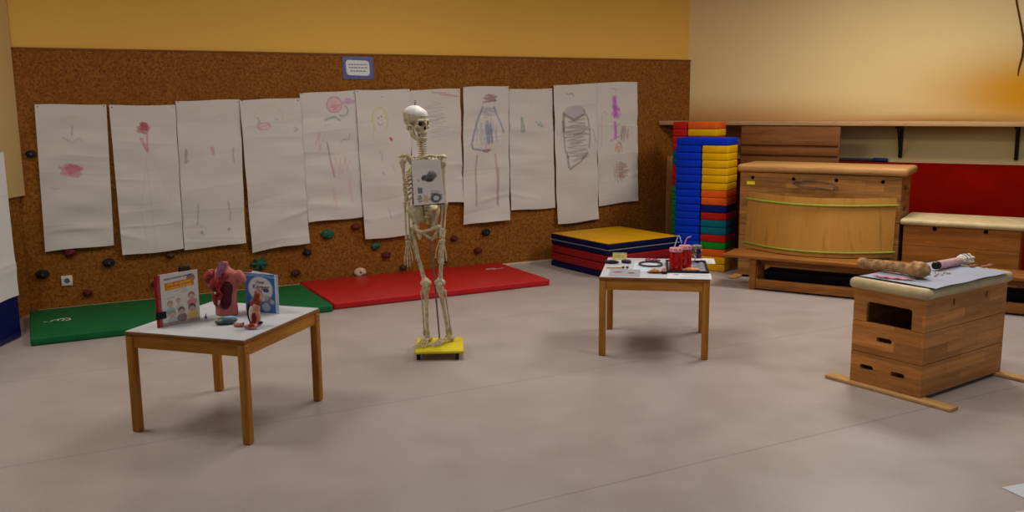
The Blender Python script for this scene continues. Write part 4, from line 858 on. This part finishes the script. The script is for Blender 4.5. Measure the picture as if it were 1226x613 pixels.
t = thing('pink_stopper', 'small pink piece with dark foot beside the tray corner', 'toy', (.993, 5.84, TH + .002), 0)
q = MB(); q.lathe([(.02, 0), (.022, .006), (.02, .012)], n=18); q.build('foot', M_clip, t); q = MB(); q.lathe([(.014, .0125), (.017, .02), (.012, .034), (.005, .038)], n=18); q.build('body', plain('dusty_pink', (186, 138, 142), .5), t)
q = MB(); q.sph((0, 0, .008), (.045, .03, .013), 3); q.sph((.035, .01, .006), (.03, .022, .009), 2); q.sph((-.03, -.004, .006), (.03, .02, .008), 2)
for v in q.bm.verts: v.co.z = max(v.co.z, 0)
o = melt('orange_peel', q, plain('peach', (214, 138, 84), .5, .12, 30), None, .004, 3, loc=(1.18, 5.905, TH + .0075)); tag(o, 'flat orange piece lying on the tray before the red drinks', 'toy')

# ------------------------------------------------------------------ the skeleton
M_bone = plain('ivory_bone', (188, 172, 138), .5, .13, 30, .15); M_cap = plain('white_skull_cap', (206, 202, 196), .5, .03, 20)
SY = 5.84; SX = -.485
sk = thing('skeleton', 'life-size ivory skeleton model on a yellow rolling board in the middle of the room', 'skeleton', (SX, SY, 0))
YAW = R(-24)                                            # trunk turned slightly towards the left
def P(x, z, dy=0, axis=None):
    """point of the body seen at (x,z) in its frontal plane; depth follows the turn of the trunk"""
    xc = AXX(z) if axis is None else axis
    return V((x - SX, -math.tan(R(24)) * (x - xc) + dy, z))
def AXX(z): return np.interp(z, [.1, .8, 1.0, 1.35, 1.55], [-.49, -.545, -.552, -.575, -.6])
# board
q = MB(); q.box((-.158, -.175, .045), (.158, .175, .066), .008, 3); bd = q.build('base_board', plain('yellow_board', (206, 188, 36), .4, .04, 10), sk); bd.rotation_euler = (0, 0, R(4)); bd.location = (0, 0, 0)
for x in (-.125, .125):
    for y in (-.14, .14):
        q = MB(); q.tube([(x - .011, y, .021), (x + .011, y, .021)], .0205, 16); q.box((x - .014, y - .012, .036), (x + .014, y + .012, .0446), .002); q.build('caster', plain('black_caster', (26, 24, 24), .4), sk)
        q = MB(); q.tube([(x - .0135, y, .021), (x + .0135, y, .021)], .007, 10); q.build('axle', plain('steel', (160, 158, 156), .3, metal=.8), sk)
q = MB(); q.tube([(.0, .03, .0665), (-.02, .03, .4), (-.045, .03, .7), (-.055, .02, .86)], .006, 10); q.tube([(0, .03, .0664), (0, .03, .09)], .016, 12); q.build('rod', plain('steel_rod', (130, 118, 108), .3, metal=.7), sk)
# spine
q = MB(); zz = .90
k = 0
while zz < 1.425:
    h = .024 if zz < 1.1 else .02 if zz < 1.29 else .0145; r = .022 if zz < 1.1 else .017 if zz < 1.29 else .014
    curve = .03 * math.sin((zz - .9) * 6.5) - .005
    c = P(AXX(zz), zz, .055 + curve)
    q.lathe([(r * .8, 0), (r, .003), (r * .85, h * .5), (r, h - .005), (r * .8, h - .0025)], c, 14)
    q.tube([c + V((0, r, h / 2)), c + V((.01, r + .03, h / 2 - .012))], [.006, .003], 6)
    q.tube([c + V((-.03, r * .5, h / 2 + .003)), c + V((0, r * .8, h / 2)), c + V((.03, r * .3, h / 2 + .003))], [.003, .006, .003], 6)
    zz += h
q.build('spine', M_bone, sk)
q = MB(); zz = .88
q.tube([P(AXX(z_), z_, .055 + .03 * math.sin((z_ - .9) * 6.5) - .005) for z_ in np.linspace(.86, 1.45, 16)], .012, 10); q.build('spinal_cord', plain('disc_tan', (176, 150, 104), .5), sk)
# rib cage
Rz = Matrix.Rotation(YAW, 3, 'Z')
q = MB()
for k in range(10):
    zt = 1.305 - k * .0265; w = [.06, .085, .103, .115, .122, .126, .128, .126, .12, .11][k]; dp = [.05, .068, .08, .088, .094, .098, .098, .096, .09, .08][k]
    for s in (-1, 1):
        pts = []
        for j in range(13):
            a = j / 12 * (math.pi * (.93 if k < 7 else .78)); x = s * w * math.sin(a) ** .85 if a < math.pi / 2 else s * w * (math.sin(a) ** .8); y = .065 - .0 + (-dp * (1 - math.cos(a))) + .01
            zd = zt - .06 * (1 - math.cos(a)) / 2 - .01 * math.sin(a) + (.02 * max(0, (a - 2.3)) if k > 4 else 0)
            p = Rz @ V((x, y, 0)); pts.append(V((AXX(zt) - SX + p.x, p.y + .01, zd)))
        q.tube(pts, .0052, 7, flat=1.25)
q.build('rib_cage', M_bone, sk)
q = MB(); pts = []
for zt in (1.285, 1.25, 1.2, 1.15, 1.11, 1.085):
    p = Rz @ V((0, -.098 - .012 * (1.285 - zt) / .2, 0)); pts.append(V((AXX(zt) - SX + p.x, p.y, zt - .03)))
q.tube(pts, [.018, .022, .015, .016, .015, .006], 10); q.build('breastbone', M_bone, sk)
shoulders = {-1: P(-.704, 1.264, 0), 1: P(-.434, 1.264, 0)}
for s in (-1, 1):
    sh = shoulders[s]; p = Rz @ V((s * .012, -.085, 0)); c0 = V((AXX(1.3) - SX + p.x, p.y, 1.285))
    mid = (c0 + sh) / 2 + V((0, -.03, .040))
    q = MB(); q.tube([c0, c0.lerp(mid, .5) + V((0, -.008, .006)), mid, mid.lerp(sh, .5) + V((0, .004, .018)), sh + V((s * .004, .0, .040))], [.012, .0085, .0075, .009, .012], 8); q.build('collar_bone', M_bone, sk)
    q = MB(); b0 = sh + V((-s * .02, .035, .0)); nrm = Rz @ V((s * .075, .075, 0))
    tri = [sh + V((-s * .012, .03, .028)), V((AXX(1.3) - SX, 0, 0)) + Rz @ V((s * .06, .105, 0)) + V((0, 0, 1.30)), V((AXX(1.15) - SX, 0, 0)) + Rz @ V((s * .075, .10, 0)) + V((0, 0, 1.15))]
    q.grid(lambda u, v: tri[0].lerp(tri[1], u).lerp(tri[2].lerp(tri[1], u * .3), v), 6, 6); bmesh.ops.remove_doubles(q.bm, verts=q.bm.verts[:], dist=.0004); q.solid(.006)
    q.tube([sh + V((s * .020, -.006, .034)), sh + V((s * .006, .012, .044)), tri[0] + V((0, .02, .012)), tri[1] + V((0, .012, -.02))], [.008, .012, .010, .005], 8); q.tube([tri[0], sh + V((-s * .022, -.02, .012)), sh + V((-s * .012, -.036, .010))], [.010, .008, .006], 8); q.build('shoulder_blade', M_bone, sk)
elb = {-1: P(-.684, 1.008, .0), 1: P(-.431, 1.004, -.0)}; wri = {-1: P(-.676, .765, -.05), 1: P(-.446, .786, -.05)}; fin = {-1: P(-.673, .578, -.085), 1: P(-.446, .612, -.09)}
for s in (-1, 1):
    q = MB(); q.bone(shoulders[s] + V((s * .002, 0, .012)), elb[s], .0105, .0215, .017); q.sph(shoulders[s] + V((-s * .006, 0, .006)), .021, 2); q.build('upper_arm', M_bone, sk)
    lat = V((.013, 0, 0))
    q = MB(); q.bone(elb[s] - lat + V((0, .006, -.004)), wri[s] - lat * .8, .0062, .0125, .010); q.bone(elb[s] + lat * .9 + V((0, .003, .012)), wri[s] + lat * .8, .0062, .0135, .009); q.build('forearm', M_bone, sk)
    q = MB(); w0 = wri[s]; dn = (fin[s] - w0).normalized(); la = V((1, 0, 0)); la = (la - dn * la.dot(dn)).normalized(); fo = dn.cross(la)
    for a_, b_ in ((-.012, .014), (.0, .012), (.012, .014), (-.008, .027), (.006, .027)): q.sph(w0 + la * a_ + dn * b_, .0085, 2)
    L = (fin[s] - w0).length
    for j, (off, ln_) in enumerate(((-.018, .9), (-.006, 1.0), (.006, .96), (.018, .82))):
        seg = [w0 + la * off * .6 + dn * .035, w0 + la * off * 1.1 + dn * (.035 + .3 * L * ln_), w0 + la * off * 1.35 + dn * (.5 * L * ln_ + .03) - fo * .004, w0 + la * off * 1.4 + dn * (.72 * L * ln_ + .02) - fo * .01, w0 + la * off * 1.4 + dn * (.88 * L * ln_ + .015) - fo * .02]
        for a_, b_ in zip(seg, seg[1:]): q.bone(a_, b_, .0034, .0056, .005, 7)
    side = 1 if s < 0 else -1
    seg = [w0 + la * side * .018 + dn * .02, w0 + la * side * .036 + dn * .065 - fo * .012, w0 + la * side * .042 + dn * .1 - fo * .018, w0 + la * side * .044 + dn * .125 - fo * .02]
    for a_, b_ in zip(seg, seg[1:]): q.bone(a_, b_, .0038, .0062, .0055, 7)
    q.build('hand', M_bone, sk)
# pelvis
pc = V((AXX(.91) - SX, .0, 0))
def pel(x, y, z): p = Rz @ V((x, y, 0)); return V((pc.x + p.x, p.y, z))
q = MB()
for s in (-1, 1):
    for j in range(23):
        t_ = j / 22; a = R(-50 + 150 * t_)       # crest sweeps from the hip bone round to the sacrum
        top = (s * (.118 - .06 * t_), -.055 + .115 * t_, .955 + .035 * math.sin(t_ * 3.14))
        low = (s * (.075 - .035 * t_), -.02 + .07 * t_, .865 + .02 * t_)
        for m_ in range(10):
            w_ = m_ / 9; q.sph(pel(top[0] * (1 - w_) + low[0] * w_, top[1] * (1 - w_) + low[1] * w_, top[2] * (1 - w_) + low[2] * w_), .0085, 1)
    q.sph(pel(s * .083, -.005, .845), .024, 2)
    q.tube([pel(s * .075, -.02, .85), pel(s * .05, -.055, .838), pel(s * .018, -.07, .828), pel(0, -.072, .823)], [.014, .010, .012, .014], 8)
    q.tube([pel(s * .075, .0, .83), pel(s * .062, .0, .79), pel(s * .045, -.022, .775), pel(s * .02, -.055, .8), pel(s * .008, -.068, .818)], [.014, .014, .012, .009, .009], 8)
q.tube([pel(0, .07, .97), pel(0, .085, .92), pel(0, .085, .87), pel(0, .06, .83)], [.045, .036, .022, .008], 12)
melt('pelvis', q, M_bone, sk, .005, 3)
hip = {-1: P(-.632, .842, 0), 1: P(-.466, .842, 0)}; kne = {-1: P(-.566, .462, -.02, -.525), 1: P(-.472, .468, -.0, -.525)}; ank = {-1: P(-.566, .125, .02, -.52), 1: P(-.43, .13, .075, -.5)}
for s in (-1, 1):
    q = MB(); out = hip[s] + V((s * .022, 0, -.03))
    q.sph(hip[s] + V((-s * .01, 0, .0)), .0215, 3); q.tube([hip[s] + V((-s * .006, 0, 0)), out], [.014, .017], 10); q.sph(out + V((s * .004, 0, .012)), (.017, .018, .022), 2)
    q.tube([out, out.lerp(kne[s], .12), out.lerp(kne[s], .5) + V((0, -.012, 0)), out.lerp(kne[s], .85), kne[s] + V((0, 0, .03)), kne[s] + V((0, 0, .012))], [.018, .0145, .0125, .015, .026, .022], 12)
    for e in (-1, 1): q.sph(kne[s] + V((e * .018, .004, .016)), (.019, .026, .02), 3)
    melt('thigh_bone', q, M_bone, sk, .0045, 3)
    q = MB(); q.sph(kne[s] + V((0, -.038, .01)), (.018, .009, .019), 3); q.build('kneecap', M_bone, sk)
    q = MB(); k0 = kne[s] + V((0, 0, -.022)); q.tube([k0 + V((0, 0, .014)), k0, k0.lerp(ank[s], .1), k0.lerp(ank[s], .5), k0.lerp(ank[s], .88), ank[s], ank[s] + V((0, 0, -.012))], [.026, .027, .017, .0115, .0115, .0165, .012], 12, flat=1.0)
    k1 = k0 + V((s * .03, .012, -.012)); a1 = ank[s] + V((s * .022, .006, -.016)); q.bone(k1, a1, .005, .010, .010)
    q.build('shin_bone', M_bone, sk)
toes = {-1: V((-.612 - SX, -.115, .0)), 1: V((-.53 - SX, -.075, 0))}
for s in (-1, 1):
    an = ank[s]; to = toes[s]; f0 = V((an.x, an.y, 0)); dr = (to - f0); L = dr.length; dr.normalize(); sd = V((-dr.y, dr.x, 0))
    if s > 0: L = max(L, .16)
    z0 = .0675; q = MB()
    q.sph(f0 + V((0, 0, .106)), (.02, .02, .016), 2); he = f0 - dr * .036
    q.sph(he + V((0, 0, .087)), (.02, .02, .0195), 2); q.tube([he + V((0, 0, .09)), f0 + dr * .02 + V((0, 0, .1))], [.018, .016], 8)
    for w_, e in ((-.016, .05), (.0, .052), (.016, .045), (-.008, .03), (.01, .03)): q.sph(f0 + dr * e + sd * w_ + V((0, 0, .096)), .0125, 2)
    for j, (w_, l_) in enumerate(((-.026, .96), (-.013, 1.0), (0, .97), (.013, .92), (.025, .84))):
        if s < 0: pass
        a_ = f0 + dr * .055 + sd * w_ * .75 + V((0, 0, .094)); b_ = f0 + dr * (.125 * l_) + sd * w_ * 1.25 + V((0, 0, .0765)); c_ = f0 + dr * (.15 * l_) + sd * w_ * 1.35 + V((0, 0, .0775)); d_ = f0 + dr * (.178 * l_) + sd * w_ * 1.4 + V((0, 0, .0735))
        r_ = .0068 if (j == 0 and s > 0) or (j == 4 and s < 0) else .005
        q.bone(a_, b_, r_ * .72, r_ * 1.1, r_ * 1.05, 7); q.bone(b_, c_, r_ * .7, r_, r_ * .9, 7); q.bone(c_, d_, r_ * .65, r_ * .9, r_ * .8, 7)
    q.build('foot', M_bone, sk)
# skull, turned to the right
HY = R(52)
h0 = V((-.604 - SX, .035, 1.508)); MH = Matrix.Translation(h0) @ Matrix.Rotation(HY, 4, 'Z') @ Matrix.Rotation(R(4), 4, 'X') @ Matrix.Scale(.885, 4)
q = MB()
q.sph((0, .022, .058), (.073, .092, .074), 4); q.sph((0, .045, .03), (.066, .062, .052), 3); q.sph((0, -.03, .06), (.060, .054, .056), 3)
q.sph((0, -.042, -.012), (.048, .042, .056), 3); q.sph((0, -.07, .032), (.055, .02, .016), 3)
q.tube([(0, -.078, .03), (0, -.094, .004), (0, -.098, -.008)], [.012, .009, .007], 8)
for s in (-1, 1):
    q.sph((s * .052, -.055, -.016), (.019, .022, .017), 3); q.tube([(s * .055, -.045, -.016), (s * .069, -.02, -.010), (s * .068, .015, -.004)], [.010, .0075, .010], 8)
    q.tube([(s * .053, -.062, .032), (s * .059, -.06, .008), (s * .053, -.06, -.014)], [.009, .008, .010], 8)
    q.sph((s * .054, .03, -.024), (.015, .016, .026), 2)
q.sph((0, -.064, -.054), (.034, .030, .026), 3)
cut = MB()
for s in (-1, 1):
    cut.sph((s * .031, -.088, .008), (.0215, .036, .0195), 3); cut.sph((s * .068, -.03, .010), (.012, .02, .02), 2)
cut.sph((0, -.1, -.024), (.0135, .026, .019), 3)
skull = melt('skull', q, M_bone, sk, .0036, 3, cut); skull.matrix_local = MH
q = MB()
for s in (-1, 1):
    q.sph((s * .031, -.066, .008), (.0175, .012, .0155), 2); o = q.build('eye_socket_shade', plain('hollow_shade', (44, 32, 22), .85), skull); q = MB()  # dark balls colour in the shade of the skull's hollows
q.sph((0, -.082, -.024), (.010, .010, .014), 2); o = q.build('nose_opening_shade', plain('hollow_shade', (44, 32, 22), .85), skull)
q = MB(); q.sph((0, .022, .058), (.0745, .0935, .0758), 4); q.sph((0, -.03, .06), (.0615, .0555, .0575), 3)
bmesh.ops.bisect_plane(q.bm, geom=q.bm.verts[:] + q.bm.edges[:] + q.bm.faces[:], plane_co=(0, 0, .072), plane_no=(0, -.12, 1), clear_inner=True); q.build('skull_cap', M_cap, skull)
q = MB(); pts = [(-.046, -.012, -.082), (-.040, -.035, -.092), (-.028, -.066, -.098), (0, -.086, -.1), (.028, -.066, -.098), (.040, -.035, -.092), (.046, -.012, -.082)]
q.tube(pts, [.014, .0155, .016, .0185, .016, .0155, .014], 10)
q.tube([(x, y, z - .010) for x, y, z in pts], [.010, .011, .012, .014, .012, .011, .010], 10)
for s in (-1, 1):
    q.tube([(s * .046, -.010, -.084), (s * .052, .004, -.055), (s * .055, .008, -.018)], [.016, .014, .009], 10, flat=.9); q.tube([(s * .047, -.026, -.08), (s * .053, -.018, -.05), (s * .056, -.018, -.022)], [.013, .011, .006], 10)
melt('jaw', q, M_bone, skull, .0038, 2)
q = MB()
for j in range(10):
    a = R(-65 + 130 * j / 9)
    for z_ in (-.077, -.0875): q.box((-.0034, -.003, -.0048), (.0034, .003, .0048), .001, 1, Matrix.Translation((.03 * math.sin(a), -.056 - .03 * math.cos(a), z_)) @ Matrix.Rotation(a, 4, 'Z'))
q.build('teeth', plain('tooth_white', (206, 196, 170), .3), skull)
q = MB(); q.tube([(0, 0.02, .128), (.0, .02, .15)], .0035, 8); q.tube([(.0, .02 + .008 * math.cos(a), .158 + .008 * math.sin(a)) for a in np.linspace(0, 6, 12)], .002, 6); q.build('hook', plain('dark_hook', (60, 54, 50), .4), skull)
# sheet hung on the ribs
kk = 5.69 / 5.85
pcs = [V((x * kk - 0, 5.69, 1.63 - (1.63 - z) * kk)) for x, z in ((-.641, 1.284), (-.456, 1.282), (-.429, 1.002), (-.629, .988))]
st = [((150, 148, 150), .01, .35, [(.12, a), (.8, a)], .5) for a in (.10, .14, .18)] + [((70, 58, 58), .1, .95, ('oval', .52, .41, .22, .085), .5), ((140, 128, 126), .1, .8, ('oval', .66, .34, .17, .10), .5), ((34, 28, 30), .1, .95, ('oval', .56, .46, .13, .05), .4), ((40, 32, 34), .1, .9, ('oval', .36, .42, .07, .05), .4), ((50, 42, 42), .03, .8, scrib(.5, .3, .8, .44, 6, 64)), ((70, 62, 64), .1, .8, ('oval', .40, .40, .10, .06), .4), ((190, 160, 60), .1, .9, ('oval', .2, .46, .045, .022), .2), ((36, 52, 110), .1, .9, ('rect', .15, .62, .3, .74), .3), ((60, 44, 40), .016, .8, scrib(.14, .78, .28, .95, 7, 61)), ((196, 168, 90), .1, .9, ('rect', .32, .8, .46, .95), .3), ((30, 32, 40), .1, .9, ('oval', .72, .87, .17, .11), .5), ((34, 36, 46), .03, .85, scrib(.55, .76, .88, .97, 9, 62)), ((112, 112, 112), .02, .5, scrib(.55, .7, .85, .76, 4, 63)), ((206, 208, 214), .1, .95, ('oval', .73, .87, .10, .06), .2)]
c = paint(70, 100, (218, 210, 202), st, 1.45)
pa = [np.array(p - V((-.55, 5.69, 1.13))) for p in pcs]
def fsk(u, v):
    u, v = u[..., None], v[..., None]; o = (pa[0] * (1 - u) + pa[1] * u) * (1 - v) + (pa[3] * (1 - u) + pa[2] * u) * v
    o[..., 1] += -.006 * np.sin(u[..., 0] * 3.14) + .02 * (u[..., 0] - .5); return o
t = thing('info_sheet', 'white picture sheet hanging over the skeleton\'s ribs', 'sheet', (-.55, 5.69, 1.13))
sheet('paper', fsk, 70, 100, c, attr_mat('printed_sheet', .55), t)
q = MB(); q.tube([V(pa[3]) + V((.0, .004, -.003)), V(pa[2]) + V((-.008, .012, -.003))], .004, 8); q.build('lower_rod', M_clip, t)
q = MB(); q.tube([V(pa[0]) + V((.02, .0, -.004)), V(pa[0]) + V((.03, .05, .02)), V(pa[0]) + V((.03, .11, .03))], .0015, 6); q.tube([V(pa[1]) + V((-.02, .01, -.004)), V(pa[1]) + V((-.03, .05, .02)), V(pa[1]) + V((-.03, .10, .02))], .0015, 6); q.build('string', plain('white_string', (200, 196, 186), .7), t)

# ------------------------------------------------------------------ lights
def lamp_panel(x, y, w, l, power, rot, label, colr=(1, .95, .9)):
    t = thing('ceiling_lamp', label, 'lamp', (x, y, CEIL - .004), rot, 'ceiling lamps')
    q = MB(); q.box((-w / 2 - .03, -l / 2 - .03, -.07), (w / 2 + .03, l / 2 + .03, 0), .006); q.build('housing', plain('lamp_housing', (220, 218, 210), .5), t)
    L = bpy.data.lights.new('lamp_tube', 'AREA'); L.shape = 'RECTANGLE'; L.size = w; L.size_y = l; L.energy = power; L.color = colr
    o = bpy.data.objects.new('lamp_light', L); COL.objects.link(o); o.parent = t; o.location = (0, 0, -.075)
LP = [(-2.9, 4.6, 'ceiling lamp over the left table'), (3.0, 7.2, 'ceiling lamp before the shelf wall'), (2.3, 4.3, 'ceiling lamp over the right table'), (-.2, 6.3, 'ceiling lamp before the cork wall'), (.6, 2.2, 'ceiling lamp above the camera')]
PW = [42, 72, 32, 42, 4]
for (x, y, lab), p in zip(LP, PW): lamp_panel(x, y, .6, 1.2, p, CA, lab)
wd = bpy.data.worlds.new('daylight'); S.world = wd; wd.use_nodes = True
bg = wd.node_tree.nodes['Background']; bg.inputs[0].default_value = (.60, .76, 1, 1); bg.inputs[1].default_value = .44

# ------------------------------------------------------------------ camera
F, PIT, ROL, H = 1087.5, R(9.4996), R(-.4705), 1.63
cam = bpy.data.cameras.new('camera'); co = bpy.data.objects.new('camera', cam); COL.objects.link(co)
cam.sensor_fit = 'HORIZONTAL'; cam.sensor_width = 36; cam.lens = 36 * F / 1226; cam.clip_start = .05
right = V((1, 0, 0)); fwd = V((0, math.cos(PIT), -math.sin(PIT))); dwn = V((0, -math.sin(PIT), -math.cos(PIT)))
r2 = right * math.cos(ROL) - dwn * math.sin(ROL); d2 = right * math.sin(ROL) + dwn * math.cos(ROL)
M3 = Matrix((r2, -d2, -fwd)).transposed().to_4x4()
# image right axis of the rolled camera
co.matrix_world = Matrix.Translation((0, 0, H)) @ M3
S.camera = co
S.view_settings.view_transform = 'Standard'; S.view_settings.look = 'None'; S.view_settings.gamma = 1; S.view_settings.use_curve_mapping = False
S.view_settings.exposure = 0
